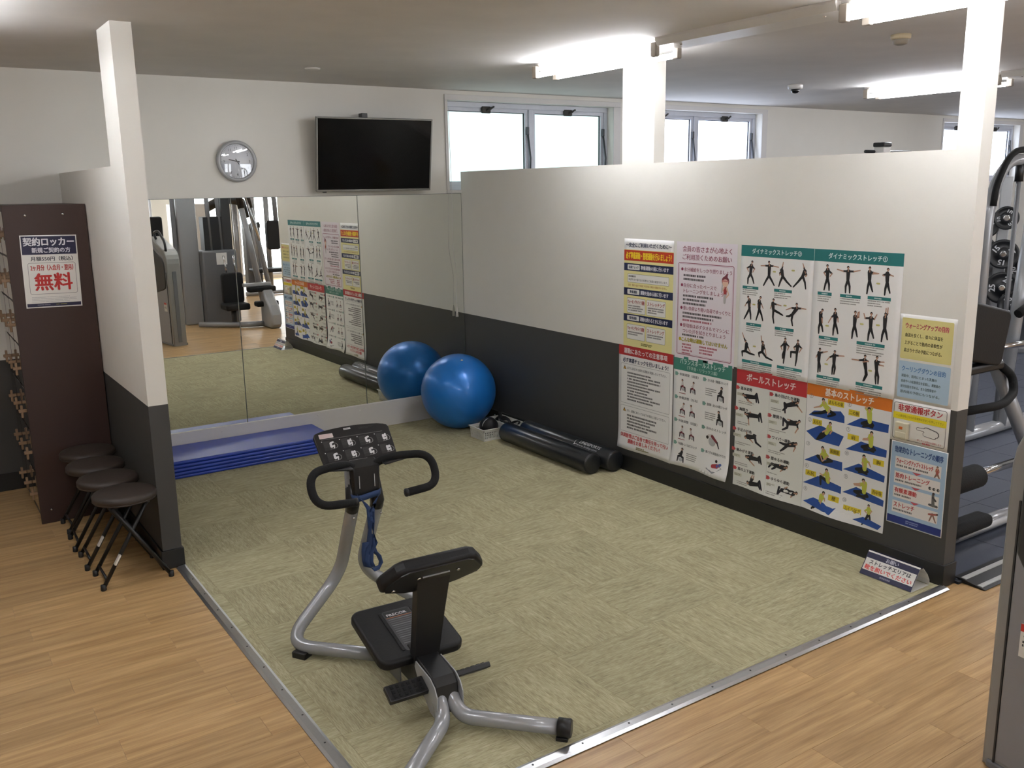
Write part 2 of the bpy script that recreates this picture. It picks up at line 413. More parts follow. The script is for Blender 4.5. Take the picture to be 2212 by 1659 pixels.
# metal edging strips round the carpet
def edging(name, pts_a, pts_b, axis):
    b = MB()
    if axis == 'y':   # runs along y, at x = XC
        b.prism([(XC-.042, 0), (XC-.042, .002), (XC-.030, .009), (XC-.004, .0125), (XC+.006, .0115), (XC+.006, 0)], 'y', pts_a, pts_b)
    else:
        b.prism([(-DP-.042, 0), (-DP-.042, .002), (-DP-.030, .009), (-DP-.004, .0125), (-DP+.006, .0115), (-DP+.006, 0)], 'x', pts_a, pts_b)
    o = struct(b.build(name, M_ALU)); n = 9
    for k in range(int(abs(pts_b-pts_a)/.22)):
        t = min(pts_a, pts_b)+.12+k*.22; s = MB()
        c = (XC-.014, t, .0105) if axis == 'y' else (t, -DP-.014, .0105)
        s.lathe([(.0045, 0), (.004, .0015), (0, .002)], 8, c).build('screw', M_DGREY, o)
    return o
edging('trim_1', -DP-.03, YL-.02, 'y')
edging('trim_2', XC-.03, 0.0, 'x')

# rubber floor of the weights area
M_RUBF = mat('blue_grey_rubber_tile', '#464b58', 0.6, noise=0.18, nscale=160)
rub = struct(MB().box((.10, -4.60, -.003), (X1, .0, .010)).build('floor_rubber', mat('rubber_joint', '#2c3038', .8, noise=.1)))
rt = None
for i in range(12):
    for j in range(8):
        x, y = .12+i*.58, -4.58+j*.572
        if rt is None:
            b = MB(); b.box((.002, .002, 0), (.578, .570, .004)); o = b.build('rubber_tile', M_RUBF, rub); rt = o.data
        else: o = bpy.data.objects.new('rubber_tile', rt); COL.objects.link(o); o.parent = rub
        o.location = (x, y, .010)
r = MB(); r.prism([(-4.72, 0), (-4.72, .003), (-4.60, .02), (-4.56, .02), (-4.56, 0)], 'x', .13, 3.2)
ramp = struct(r.build('trim_3', M_BLACK))
for y0, z0 in ((-4.70, .0075), (-4.615, .0195)):
    MB().box((.14, y0, z0-.004), (3.2, y0+.026, z0+.003)).build('tread_strip', mat('pale_tread_strip', '#c9c9c6', .4), ramp)

# ceiling
struct(MB().box((X0, Y0, HC), (X1, .3, HC+.1)).build('ceiling', M_CEIL))

# walls ------------------------------------------------------------
def two_tone(name, x0, x1, y0, y1, top, split=HB):
    b = MB(); b.box((x0, y0, 0), (x1, y1, split), mi=1); b.box((x0, y0, split), (x1, y1, top), mi=0)
    return struct(b.build(name, [M_WHITE, M_DARK]))
# back wall with three window openings (WZ0..WZ1)
WZ0, WZ1 = 1.965, 2.705
WIN = [(-.115, 1.690), (1.945, 3.745), (7.12, 8.93)]
b = MB()
b.box((X0, 0, 0), (X1, .16, HB), mi=1); b.box((X0, 0, HB), (X1, .16, WZ0), mi=0); b.box((X0, 0, WZ1), (X1, .16, HC), mi=0)
edges = [X0] + [v for w_ in WIN for v in w_] + [X1]
for k in range(0, len(edges), 2): b.box((edges[k], 0, WZ0), (edges[k+1], .16, WZ1), mi=0)
wall_back = struct(b.build('wall_back', [M_WHITE, M_DARK]))
two_tone('wall_left', X0-.15, X0, Y0, .16, HC); 
two_tone('wall_right', X1, X1+.15, Y0, .16, HC)
two_tone('wall_partition', 0, .092, -DP, 0, HP)
pl = MB(); pl.box((0, -2.42, HP), (.092, -2.112, HC)); struct(pl.build('wall_pillar_middle', M_WHITE))
pl = MB(); pl.box((0, -DP, HP), (.092, -4.455, HC)); struct(pl.build('wall_pillar_front', M_WHITE))
two_tone('wall_partition_left', XL, XL+.099, YL, 0, HP)
pl = MB(); pl.box((XL, YL, HP), (XL+.099, -1.725, HC)); struct(pl.build('wall_pillar_left', M_WHITE))
# skirting
def skirting(name, x0, y0, x1, y1, h=.115, t=.008):
    b = MB(); b.box((x0, y0, 0), (x1, y1, h), bev=.002, seg=1); return struct(b.build(name, M_BASE))
skirting('baseboard_partition', -.009, -DP-.009, .101, 0)
skirting('baseboard_left', XL-.009, YL-.009, XL+.108, 0, .105)
skirting('baseboard_back', X0, -.009, XL-.009, 0, .125)
# white board below the mirrors
struct(MB().box((XL+.108, -.022, .006), (-.009, 0, .2195), bev=.002, seg=1).build('trim_4', M_TRIMW))
tr = bpy.data.objects['trim_4']
for sx, sz in ((-1.42, .19), (-1.05, .175), (-1.0, .185), (-.55, .16), (-.50, .175), (-2.2, .18)):
    MB().lathe([(.006, 0), (.005, .003), (0, .004)], 10).xf(Matrix.Translation((sx, -.022, sz)) @ Matrix.Rotation(PI/2, 4, 'X')).build('screw_cap', M_TRIMW, tr)

# mirrors: three panels
for xa, xb, lab in ((XL+.101, -1.995, 'frameless wall mirror panel nearest the left partition, reflecting the gym machines'),
                    (-1.992, -.977, 'middle frameless wall mirror panel, reflecting the wall posters'),
                    (-.974, -.004, 'right frameless wall mirror panel in the corner behind the blue ball')):
    root = thing('wall_mirror', lab, 'mirror', ((xa+xb)/2, 0, .2195), 0, 'mirrors on the back wall')
    MB().box(((xa-xb)/2, -.006, 0), ((xb-xa)/2, -.0008, 1.938-.2195)).build('mirror_pane', M_MIRROR, root)
    e = MB(); h = 1.938-.2195; wd = (xb-xa)/2
    e.box((-wd, -.0068, h-.003), (wd, -.0005, h)); 
    e.box((-wd, -.0066, .003), (-wd+.0018, -.0055, h-.003)); e.box((wd-.0018, -.0066, .003), (wd, -.0055, h-.003))
    e.build('edge', mat('mirror_edge', '#5f675f', .3), root)

# end wall behind the camera with large windows
FWIN = [(-2.1, -1.1), (-.75, .6), (1.1, 2.05), (2.45, 4.1), (4.6, 5.9), (6.2, 7.5)]
b = MB(); z0f, z1f = .9, 2.45
b.box((X0, Y0-.16, 0), (2.45, Y0, z0f)); b.box((4.1, Y0-.16, 0), (X1, Y0, z0f)); b.box((2.45, Y0-.16, 0), (4.1, Y0, .08)); b.box((X0, Y0-.16, z1f), (X1, Y0, HC))
ed = [X0]+[v for q in FWIN for v in q]+[X1]
for k in range(0, len(ed), 2): b.box((ed[k], Y0-.16, z0f), (ed[k+1], Y0, z1f))
struct(b.build('wall_front', M_WHITE))
M_FG = emis('bright_daylight_glass', '#f3f8ff', FARGLASS_POWER)
for n, (a, c) in enumerate(FWIN):
    z0f = .08 if n == 3 else .9
    o = struct(MB().box((a, Y0-.10, z0f), (c, Y0-.09, z1f)).build('window_%d' % (n+4), M_FG))
    f = MB(); t = .045
    f.box((a, Y0-.085, z0f), (a+t, Y0-.03, z1f)); f.build('jamb', M_ALUD, o)
    f = MB(); f.box((c-t, Y0-.085, z0f), (c, Y0-.03, z1f)); f.build('jamb', M_ALUD, o)
    f = MB(); f.box((a+t, Y0-.085, z1f-t), (c-t, Y0-.03, z1f)); f.build('head', M_ALUD, o)
    f = MB(); f.box((a+t, Y0-.085, z0f), (c-t, Y0-.03, z0f+t)); f.build('sill', M_ALUD, o)

# windows of the back wall: two top-hung frosted sashes each
M_GLASS = emis('frosted_daylight_glass', '#dcf5f6', GLASS_POWER)
M_GLASS2 = emis('clear_daylight_glass', '#dce8ff', GLASS_POWER*3.2)
M_STAY = mat('dark_stay_arm', '#4c4e52', .4, .6); M_GRIME = mat('grimy_latch', '#3a3733', .6, .2, noise=.2)
for n, (a, c) in enumerate(WIN):
    root = struct(bpy.data.objects.new('window_%d' % (n+1), None)); COL.objects.link(root)
    g0, g1 = a+.02, c-.04; mid = (g0+g1)/2+.02; yb = .125
    # white lining boards round the opening
    for lo, hi in (((a-.028, -.012, WZ1), (c+.085, 0, WZ1+.045)), ((a-.028, -.012, WZ0-.026), (c+.085, 0, WZ0)),
                   ((a-.028, -.012, WZ0), (a, 0, WZ1)), ((c, -.012, WZ0), (c+.085, 0, WZ1))):
        MB().box(lo, hi, bev=.002, seg=1).build('lining', M_TRIMW, root)
    # aluminium outer frame
    for lo, hi in (((a, yb-.045, WZ1-.045), (c, yb+.03, WZ1)), ((a, yb-.045, WZ0), (c, yb+.03, WZ0+.045)), ((a, yb-.045, WZ0+.045), (a+.022, yb+.03, WZ1-.045)),
                   ((c-.04, yb-.045, WZ0+.045), (c, yb+.03, WZ1-.045)), ((mid-.022, yb-.045, WZ0+.045), (mid+.022, yb+.03, WZ1-.045))):
        MB().box(lo, hi, bev=.003, seg=1).build('outer_frame', M_ALUD, root)
    for s0, s1 in ((g0+.004, mid-.024), (mid+.024, c-.042)):
        z0, z1 = WZ0+.045, WZ1-.045; f = MB(); t = .03
        f.box((s0, yb-.03, z0), (s0+t, yb+.012, z1)); f.box((s1-t, yb-.03, z0), (s1, yb+.012, z1)); f.box((s0+t, yb-.03, z1-t), (s1-t, yb+.012, z1)); f.box((s0+t, yb-.03, z0), (s1-t, yb+.012, z0+t))
        sash = f.build('sash', M_ALUD, root)
        gk = MB(); q = .006
        gk.box((s0+t, yb-.012, z0+t), (s0+t+q, yb-.002, z1-t)); gk.box((s1-t-q, yb-.012, z0+t), (s1-t, yb-.002, z1-t)); gk.box((s0+t+q, yb-.012, z1-t-q), (s1-t-q, yb-.002, z1-t))
        gk.build('gasket', M_BLACK, sash)
        MB().box((s0+t, yb-.002, z0+t), (s1-t, yb+.006, z1-t)).build('pane', M_GLASS if n == 0 else M_GLASS2, sash)
        xm = (s0+s1)/2-.02
        l = MB(); l.box((xm-.045, yb-.058, z1-.045), (xm+.045, yb-.03, z1+.012), bev=.008); l.tube([(xm, yb-.06, z1-.02), (xm+.03, yb-.075, z1-.01), (xm+.075, yb-.06, z1+.012)], .008, 8)
        l.build('latch', M_GRIME, sash)
        s_ = MB(); s_.tube([(s1-.008, yb-.04, z1-.20), (s1-.004, yb-.075, z1-.42), (s1+.006, yb-.05, z0+.03)], .009, 8); s_.box((s1-.022, yb-.05, z1-.22), (s1+.004, yb-.03, z1-.15), bev=.004)
        s_.build('stay_arm', M_STAY, sash)
    MB().box((c+.005, .0, WZ1-.06), (c+.024, .03, WZ1-.005), bev=.003).build('bracket', M_GRIME, root)

# ================================================================== LIGHTS OF THE ROOM
M_TUBE = emis('lit_fluorescent_tube', '#f5f8ff', TUBE_POWER)
M_FIX = mat('white_batten_enamel', '#d9d3cb', .35, noise=.03)
M_SOCK = mat('lamp_socket', '#8d8377', .5, noise=.1)
def fluorescent(x, y0, label, L=1.22):
    y1 = y0-L; root = thing('ceiling_light', label, 'light', (x, y0, HC), 0, 'fluorescent battens on the ceiling')
    b = MB(); b.prism([(-.075, 0), (.075, 0), (.075, -.012), (.03, -.045), (-.03, -.045), (-.075, -.012)], 'y', -L, 0); b.build('batten', M_FIX, root)
    for sx in (-.085, .085):
        t = MB(); t.lathe([(.0, -L+.055), (.014, -L+.056), (.0163, -L+.07), (.0163, -.07), (.014, -.056), (0, -.055)], 10, (sx, 0, -.078), 'y'); t.build('tube', M_TUBE, root)
        for yy in (-.03, -L+.03):
            s_ = MB(); s_.box((sx-.016, yy-.022, -.098), (sx+.016, yy+.022, -.02), bev=.005); s_.build('lamp_socket', M_SOCK, root)
    return root
def raceway(x, y0, y1, label):
    root = thing('cable_raceway', label, 'raceway', (x, y0, HC), 0)
    b = MB(); b.prism([(-.115, 0), (.115, 0), (.115, -.012), (.10, -.045), (-.10, -.045), (-.115, -.012)], 'y', y1-y0, 0); b.build('channel', M_FIX, root)
    for yy in (-.12, y1-y0+.12): MB().lathe([(0, -.049), (.006, -.048), (.007, -.044)], 10, (-.03, yy, 0)).build('screw', M_SOCK, root)
XR = -.33
fluorescent(XR, -1.68, 'double fluorescent light meeting the middle white pillar')
raceway(XR, -2.90, -4.09, 'white ceiling channel joining the two fluorescent lights over the partition')
fluorescent(XR, -4.09, 'bright double fluorescent light above the front end of the partition')
fluorescent(3.16, -1.72, 'double fluorescent light over the weights area beyond the partition')
raceway(3.16, -2.94, -4.2, 'white ceiling channel over the weights area')
k = 0
spots = ((-3.95, -1.62), (-3.95, -4.05), (-3.95, -6.5), (XR, -6.5), (3.16, -4.2), (3.16, -6.6), (XR, -9.0), (-3.95, -9.0), (3.16, -9.2), (6.7, -1.72), (6.7, -4.2), (6.7, -7.0), (9.8, -3.0))  # unseen battens: locker one inferred from its glow, the others added for room light
where = ('over the locker outside the frame', 'added left of the stretching area outside the frame', 'behind the photographer on the left, added out of view', 'added out of view above the machines by the aisle', 'over the weights area, second along, added out of view', 'added out of view over the machines behind the partition end',
         'added out of view above the rear machines', 'added out of view at the rear left of the gym', 'added out of view at the rear right of the gym', 'added out of view on the far right row near the windows', 'added out of view on the far right row, middle', 'added out of view on the far right row, rear', 'added out of view by the right wall')
for (x, y), wh in zip(spots, where): fluorescent(x, y, 'double fluorescent ceiling light ' + wh)

# ceiling devices
d = thing('security_camera', 'white dome security camera on the ceiling of the weights area', 'camera', (2.333, -1.593, HC))
MB().lathe([(.0, 0), (.062, 0), (.064, -.012), (.058, -.034), (.045, -.037), (0, -.037)][::-1], 24).build('housing', M_TRIMW, d)
MB().lathe([(.036, -.036), (.034, -.052), (.024, -.066), (.0, -.073)][::-1], 20).build('dome', mat('smoked_dome', '#0e0f11', .08, coat=.5), d)
d = thing('smoke_detector', 'beige smoke detector on the ceiling right of the fluorescent channel', 'detector', (.737, -3.632, HC))
MB().lathe([(.0, 0), (.055, 0), (.055, -.018), (.048, -.026), (0, -.026)][::-1], 24).build('base', mat('beige_plastic', '#b8a88a', .45), d)
MB().lathe([(.044, -.024), (.044, -.03), (.036, -.05), (.02, -.056), (0, -.057)][::-1], 24).build('sensor_head', mat('detector_grey', '#8c8375', .4), d)
d = thing('ceiling_rose', 'flat round ceiling plate above the clock and television', 'ceiling plate', (-1.624, -.827, HC))
MB().lathe([(.0, 0), (.052, 0), (.05, -.008), (.03, -.012), (0, -.012)][::-1], 24).build('plate', M_FIX, d)

# ================================================================== ON THE BACK WALL
# television
tv = thing('television', 'black flat-screen television in a grey frame mounted above the mirrors', 'television', (-.862, -.06, 2.25))
Mt = Matrix.Translation((0, -.075, 0)) @ Matrix.Rotation(math.radians(-3.5), 4, 'Z') @ Matrix.Rotation(math.radians(9), 4, 'X')
W2, H2 = .484, .281
MB().box((-W2+.012, -.005, -H2+.012), (W2-.012, .022, H2-.012), bev=.006).xf(Mt).build('back_case', M_BLACK, tv)
fr = MB(); t = .012
fr.box((-W2, -.024, -H2), (W2, .006, -H2+t*1.3), bev=.003); fr.box((-W2, -.024, H2-t), (W2, .006, H2), bev=.003); fr.box((-W2, -.024, -H2+t*1.3), (-W2+t, .006, H2-t), bev=.003); fr.box((W2-t, -.024, -H2+t*1.3), (W2, .006, H2-t), bev=.003)
fr.xf(Mt).build('bezel', mat('grey_bezel', '#85837e', .35, .4), tv)
MB().box((-W2+t, -.018, -H2+t*1.3), (W2-t, -.006, H2-t)).xf(Mt).build('screen', mat('dark_screen', '#080808', .10, spec=.16), tv)
MB().box((-W2+.05, -.020, -H2-.006), (-W2+.08, -.008, -H2+.002)).xf(Mt).build('sensor', M_BLACK, tv)
mt = MB(); mt.box((-.16, .05, -.16), (.16, .058, .16)); mt.box((-.09, -.06, .2), (-.04, .0, .315), bev=.003); mt.box((-.08, -.03, .12), (-.05, .05, .24)); mt.box((-.12, -.05, -.10), (-.09, .05, .12)); mt.box((.09, -.05, -.10), (.12, .05, .12)); mt.build('wall_bracket', M_BLACK, tv)
# clock
ck = thing('wall_clock', 'round silver-rimmed wall clock with a white dial above the mirrors', 'clock', (-1.93, -.001, 2.2))
Rx = Matrix.Rotation(PI/2, 4, 'X')
MB().lathe([(0, 0), (.125, 0), (.148, .012), (.150, .028), (.142, .040), (.130, .043), (.1245, .036), (.1235, .018)], 48).xf(Rx).build('rim', M_SILVERL, ck)
MB().lathe([(0, .026), (.123, .026), (.123, .028), (0, .028)], 40).xf(Rx).build('dial', mat('clock_dial', '#eef0f6', .35), ck)
pr = Print(lambda x, y, l: Vector((x/1000, -.0284-.0003*l, -y/1000)))
for hh in range(1, 13):
    a = hh*PI/6; pr.text(str(hh), math.sin(a)*94, -math.cos(a)*94-9, 18, '#5b5d66', al='c', bold=0)
for mm in range(60):
    a = mm*PI/30; pr.seg((math.sin(a)*112, -math.cos(a)*112), (math.sin(a)*116, -math.cos(a)*116), .8, .8, '#6b6d76', 1)
pr.build('numerals', bpy.data.objects['dial'] and ck)
def hand(name, ang, L, wd, z):
    MB().prism([(-wd, -.02), (wd, -.02), (wd*.6, L), (-wd*.6, L)], 'y', -z-.0015, -z).xf(Matrix.Rotation(ang, 4, 'Y')).build(name, M_BLACK, ck)
hand('hour_hand', math.radians(282), .062, .004, .031); hand('minute_hand', math.radians(148), .092, .003, .034)
gl = MB(); gl.lathe([(.122, .0375), (.07, .0395), (0, .040)], 40, cap0=False).xf(Rx)
mg = bpy.data.materials.new('clock_glass'); mg.use_nodes = True
nt = mg.node_tree; nt.nodes.clear(); g1 = nt.nodes.new('ShaderNodeBsdfGlossy'); g1.inputs['Roughness'].default_value = .02; t1 = nt.nodes.new('ShaderNodeBsdfTransparent'); mx = nt.nodes.new('ShaderNodeMixShader'); fz = nt.nodes.new('ShaderNodeValue'); fz.outputs[0].default_value = .10
o_ = nt.nodes.new('ShaderNodeOutputMaterial'); nt.links.new(fz.outputs[0], mx.inputs[0]); nt.links.new(t1.outputs[0], mx.inputs[1]); nt.links.new(g1.outputs[0], mx.inputs[2]); nt.links.new(mx.outputs[0], o_.inputs[0])
gl.build('glass', mg, ck)
# blind cord in the corner
cd = thing('blind_cord', 'thin white blind cord with a tassel hanging in the corner by the right mirror', 'cord', (-.10, -.035, .88))
MB().tube([(-.012, .02, 1.76), (-.012, .0, 1.06), (-.02, -.01, .6), (.012, 0, .36), (.004, 0, .12), (.006, 0, .095)], .0016, 6).build('string', M_TRIMW, cd)
MB().lathe([(.0, 0), (.0125, .002), (.010, .05), (.006, .085), (.004, .098), (0, .1)], 14, (.006, 0, 0)).build('tassel', mat('pale_tassel', '#c9c4bb', .5), cd)

# ================================================================== LEFT SIDE
# lockers
M_LOCK = mat('dark_brown_laminate', '#35221c', .5, noise=.06, nscale=50)
M_LOCKD = mat('locker_door_gloss', '#3a2a24', .04, coat=1.0)
lk = thing('key_locker', 'tall dark brown locker cabinet standing against the left partition', 'locker', (-3.355, -.44, 0))
b = MB(); b.box((-.2215, -.44, .0), (.2215, -.42, 1.925), bev=.002, seg=1); b.build('side_panel', M_LOCK, lk)
MB().box((-.205, -.42, 0), (.2215, .40, .06)).build('plinth', M_BLACK, lk)
MB().box((-.205, -.42, .06), (.2215, .40, 1.905)).build('body', M_LOCK, lk)
MB().box((-.2215, -.42, 1.905), (.2215, .40, 1.925), bev=.002, seg=1).build('top_panel', M_LOCK, lk)
M_TAG = mat('tan_wooden_key', '#8c7156', .55, noise=.08)
for rI in range(7):
    z0 = .07+rI*.2615
    for cI in range(3):
        y0 = -.405+cI*.27
        dr = MB().box((-.2175, y0, z0), (-.2055, y0+.255, z0+.25), bev=.002, seg=1).build('door', M_LOCKD, lk)
        kx, ky, kz = -.2175, y0+.03, z0+.115
        kk = MB(); kk.box((kx-.045, ky-.006, kz-.010), (kx, ky+.010, kz+.010), bev=.003, seg=1); kk.box((kx-.034, ky-.005, kz-.042), (kx-.020, ky+.009, kz+.036), bev=.003, seg=1)
        kk.build('key', M_TAG, dr)
for sx, sz in ((-.105, 1.865), (.095, 1.868), (.035, .085), (-.16, .085)):
    MB().lathe([(.0, 0), (.008, .001), (.006, .004), (0, .005)], 10).xf(Matrix.Translation((sx, -.44, sz)) @ Rx).build('screw', M_STEEL, lk)
# notice on the locker
nt_ = thing('locker_notice', 'laminated notice with navy heading and red characters on the locker side', 'notice', (-3.503, -.881, 1.752), 0)
ang = math.radians(-1.2)
def lock_fn(x, y, l): 
    X = x/1000*math.cos(ang)+y/1000*math.sin(ang); Z = -y/1000*math.cos(ang)+x/1000*math.sin(ang)
    return Vector((X, -.0015-.0004*l, Z))
sh = MB(); c4 = [lock_fn(*q, 0) for q in ((0, 0), (302, 0), (302, 424), (0, 424))]
sh.prism([(v.x, v.z) for v in c4], 'y', -.0016, 0); sh.build('sheet', M_LAM, nt_)
p = Print(lock_fn); NV = '#1b1a3c'
p.rect(6, 6, 296, 112, NV); p.text('契約ロッカー', 151, 14, 48, '#e8e6ea', 270, 'c', .035); p.text('新規ご契約の方', 160, 72, 30, '#dddbe2', 205, 'c', .03)
p.text('月額550円（税込）', 160, 124, 26, '#3a3a40', 225, 'c', .025)
p.frame(28, 160, 284, 344, 12, 2, '#6a676b'); p.text('2ヶ月分（入会月・翌月）', 156, 172, 34, '#b8473f', 228, 'c', .03)
p.text('無料', 158, 222, 100, '#b8241f', 200, 'c', .028)
p.fine(34, 360, 240, 4, 9, '#b9b5b4'); p.rect(6, 398, 296, 418, NV); p.fine(60, 405, 86, 1, 9, '#8a8999'); p.fine(160, 405, 90, 1, 9, '#9c9a55')
p.build('print', nt_)

# folding stools
M_SEAT = mat('dark_brown_vinyl_seat', '#2e241d', .55, noise=.12, nscale=60, bump=.1); M_LEG = mat('black_stool_tube', '#191818', .4, .2)
def stool():
    r = thing('folding_stool', '', 'stool', (0, 0, 0), 0, 'folding stools by the left partition')
    s_ = MB(); s_.lathe([(0, .432), (.150, .432), (.157, .440), (.158, .456), (.150, .467), (.12, .472), (0, .473)], 40); st = s_.build('seat', M_SEAT, r)
    MB().tube([(.154*math.cos(a*PI/12), .154*math.sin(a*PI/12), .436) for a in range(24)], .005, 6, closed=True).build('piping', M_SEAT, st)
    MB().box((-.10, -.11, .42), (.10, .11, .434)).build('under_plate', M_LEG, r)
    for sx in (1, -1):
        for yy in (-.13, .13):
            y2 = yy*(.86 if sx > 0 else 1.0)
            MB().tube([(sx*.085, y2*.9, .425), (-sx*.165, y2, .012)], .0105, 10).build('leg', M_LEG, r)
            MB().lathe([(.013, 0), (.0145, .004), (.0135, .03), (.0, .031)], 12, (-sx*.165, y2, 0)).build('foot_cap', M_BLACK, r)
        yb = .13*(.86 if sx > 0 else 1.0)
        MB().tube([(-sx*.145, -yb, .055), (-sx*.145, yb, .055)], .007, 8).build('crossbar', M_LEG, r)
    return r
s0 = stool(); s0.location = (-3.285, -2.02, 0)
tag(s0, 'nearest dark brown folding stool, at the pillar end of the left partition', 'stool', 'folding stools by the left partition')
for x, y, lab in ((-3.305, -1.695, 'second dark brown folding stool from the pillar'), (-3.312, -1.37, 'third dark brown folding stool from the pillar'), (-3.30, -1.045, 'rearmost dark brown folding stool, next to the locker')):
    c_ = copy_tree(s0); c_.location = (x, y, 0); c_['label'] = lab; c_.rotation_euler = (0, 0, random.uniform(-.05, .05))
    if lab.startswith('second'): s1 = c_
for q in (s0, s1): MB().box((-.003, -.0115, -.028), (.006, .0115, .028)).xf(Matrix.Translation((-.089, -.130, .155)) @ Matrix.Rotation(math.radians(31), 4, 'Y')).build('label_sticker', M_LAM, q)

# ================================================================== ON THE CARPET, REAR
# exercise mats
M_MAT = mat('royal_blue_mat', '#26409f', .3, noise=.08, nscale=4, bump=.05)
labs = ('bottom blue exercise mat of the stack', 'second blue exercise mat from the bottom', 'middle blue exercise mat of the stack', 'fourth blue exercise mat, just under the top one', 'top blue exercise mat of the stack under the mirror')
for k in range(5):
    t = .0255; z = CZ+k*t; dx, dy = random.uniform(-.006, .006), random.uniform(-.005, .005)
    o = MB().box((-3.0+dx, -.478+dy, z), (-1.475+dx, -.028+dy, z+t-.0006), bev=.0095, seg=3).build('exercise_mat', M_MAT); tag(o, labs[k], 'mat', 'stack of blue exercise mats')
# gym ball
M_BALL = mat('blue_gym_ball', '#2277cc', .33, .25, noise=.05, nscale=8, coat=.25)
RB = .314; bl = thing('gym_ball', 'large blue exercise ball in the corner in front of the mirror', 'ball', (-.330, -.425, CZ))
prof = []; n = 60
for i in range(n+1):
    a = -PI/2+PI*i/n; rr_ = RB
    lat = a/PI*180
    g = sum(math.exp(-((lat-q)/1.2)**2) for q in (-52, -40, -28, -16, -5, 5, 16, 28, 40, 52)); rr_ -= .0018*g
    prof.append((max(0, rr_*math.cos(a)) if 0 < i < n else 0, rr_*math.sin(a)))
MB().lathe(prof, 72).xf(Matrix.Translation((0, 0, RB*.985)) @ Euler((.9, .5, .3)).to_matrix().to_4x4()).build('shell', M_BALL, bl)
MB().lathe([(0, 0), (.011, .001), (.009, .004), (0, .005)], 14).xf(Matrix.Translation((0, 0, RB*.985)) @ Matrix.Rotation(-.12, 4, 'Y') @ Matrix.Rotation(.42, 4, 'X') @ Matrix.Translation((0, 0, RB-.001))).build('plug', M_TRIMW, bl)
# foam rollers
M_ROLL = mat('black_vinyl_roller', '#1a1c20', .32, noise=.05, nscale=30, coat=.2)
def roller(x, ya, yb, label, rot, r=.076):
    t = thing('foam_roller', label, 'foam roller', (x, (ya+yb)/2, CZ), 0, 'black foam rollers along the partition'); h = abs(ya-yb)/2
    MB().lathe([(0, -h), (r-.016, -h), (r-.004, -h+.006), (r, -h+.018), (r, h-.018), (r-.004, h-.006), (r-.016, h), (0, h)], 40, (0, 0, r), 'y').build('body', M_ROLL, t)
    for s_ in (-1, 1): MB().tube([((r-.003)*math.cos(a*PI/16), s_*(h-.009), r+(r-.003)*math.sin(a*PI/16)) for a in range(32)], .003, 6, closed=True).build('seam_piping', M_ROLL, t)
    return t
ra = roller(-.252, -1.03, -2.125, 'front black foam roller lying on the carpet, farther from the wall', 0)
rb = roller(-.088, -1.07, -2.175, 'rear black foam roller with white lettering, against the partition', 0)
# lettering runs along the roller, on the side facing the room
h_ = (2.175-1.07)/2
def roll_fn(x, y, l):
    a = math.radians(97) + y/1000/.076; q = .0764+.0002*l
    return Vector((q*math.cos(a), h_-x/1000, .076+q*math.sin(a)))
p = Print(roll_fn); X_ = 690
p.text('LINDSPORTS', X_+55, 12, 26, '#d9dadb', 232, 'l', .03); p.text('www.lindsp.com', X_+40, 46, 20, '#b9babd', 232, 'l', .0)
for k in range(7): a = k/6; p.seg((X_+14-28*a+24*a*a, 56-52*a), (X_+14-28*(a+.16)+24*(a+.16)**2, 56-52*(a+.16)), 3.2*(1-a)+.6, 3*(1-a)+.5, '#d9dadb', 2)
p.seg((X_+8, 58), (X_+42, 50), 3.5, 1, '#d9dadb', 2)
p.build('lettering', rb)
# baskets
M_BASK = mat('white_basket_plastic', '#dcdad2', .4, noise=.03)
def basket(label, x0, x1, y0, y1, h=.095):
    t = thing('storage_basket', label, 'basket', ((x0+x1)/2, (y0+y1)/2, CZ), 0, 'white plastic baskets by the ball'); wx, wy = (x1-x0)/2, (y1-y0)/2; q = .012
    MB().box((-wx+q, -wy+q, 0), (wx-q, wy-q, .004)).build('base', M_BASK, t)
    def side(ax, s_, L, off):
        m_ = MB()
        def bx(u0, u1, z0, z1):
            k0, k1 = off-q*(1-z0/h), off-q*(1-z1/h)
            for a_ in (0,):
                if ax == 'x': P = lambda u, kk, z, d: (s_*(kk-d), u, z)
                else: P = lambda u, kk, z, d: (u, s_*(kk-d), z)
                vs = [m_.bm.verts.new(P(u, kk, z, d)) for u, kk, z, d in ((u0,k0,z0,0),(u1,k0,z0,0),(u1,k1,z1,0),(u0,k1,z1,0),(u0,k0,z0,.0025),(u1,k0,z0,.0025),(u1,k1,z1,.0025),(u0,k1,z1,.0025))]
                for f in ((0,1,2,3),(7,6,5,4),(0,4,5,1),(1,5,6,2),(2,6,7,3),(3,7,4,0)): m_.bm.faces.new([vs[i] for i in f])
        bx(-L, L, 0, .02); bx(-L, L, h-.022, h)
        nn = max(5, int(L*2/.016)); 
        for i in range(nn):
            u = -L+2*L*i/nn; bx(u, u+2*L/nn*.55, .02, h-.022)
        for zz in (.037, .055): bx(-L, L, zz, zz+.006)
        m_.build('side', M_BASK, t)
    side('x', 1, wy-q*.6, wx); side('x', -1, wy-q*.6, wx); side('y', 1, wx-q*.6, wy); side('y', -1, wx-q*.6, wy)
    rm = MB(); e = .006
    for lo, hi in (((-wx-e, -wy-e, h-.004), (wx+e, -wy+.003, h+.003)), ((-wx-e, wy-.003, h-.004), (wx+e, wy+e, h+.003)), ((-wx-e, -wy, h-.004), (-wx+.003, wy, h+.003)), ((wx-.003, -wy, h-.004), (wx+e, wy, h+.003))): rm.box(lo, hi, bev=.0015, seg=1)
    rm.build('rim', M_BASK, t); return t
basket('white slatted basket holding a round black ball, left of the pair', -.425, -.182, -.965, -.745)
basket('white slatted basket holding black straps, nearer the wall', -.170, -.025, -.985, -.62)
mbal = thing('massage_ball', 'round black roller ball lying in the white basket', 'ball', (-.305, -.852, CZ+.006))
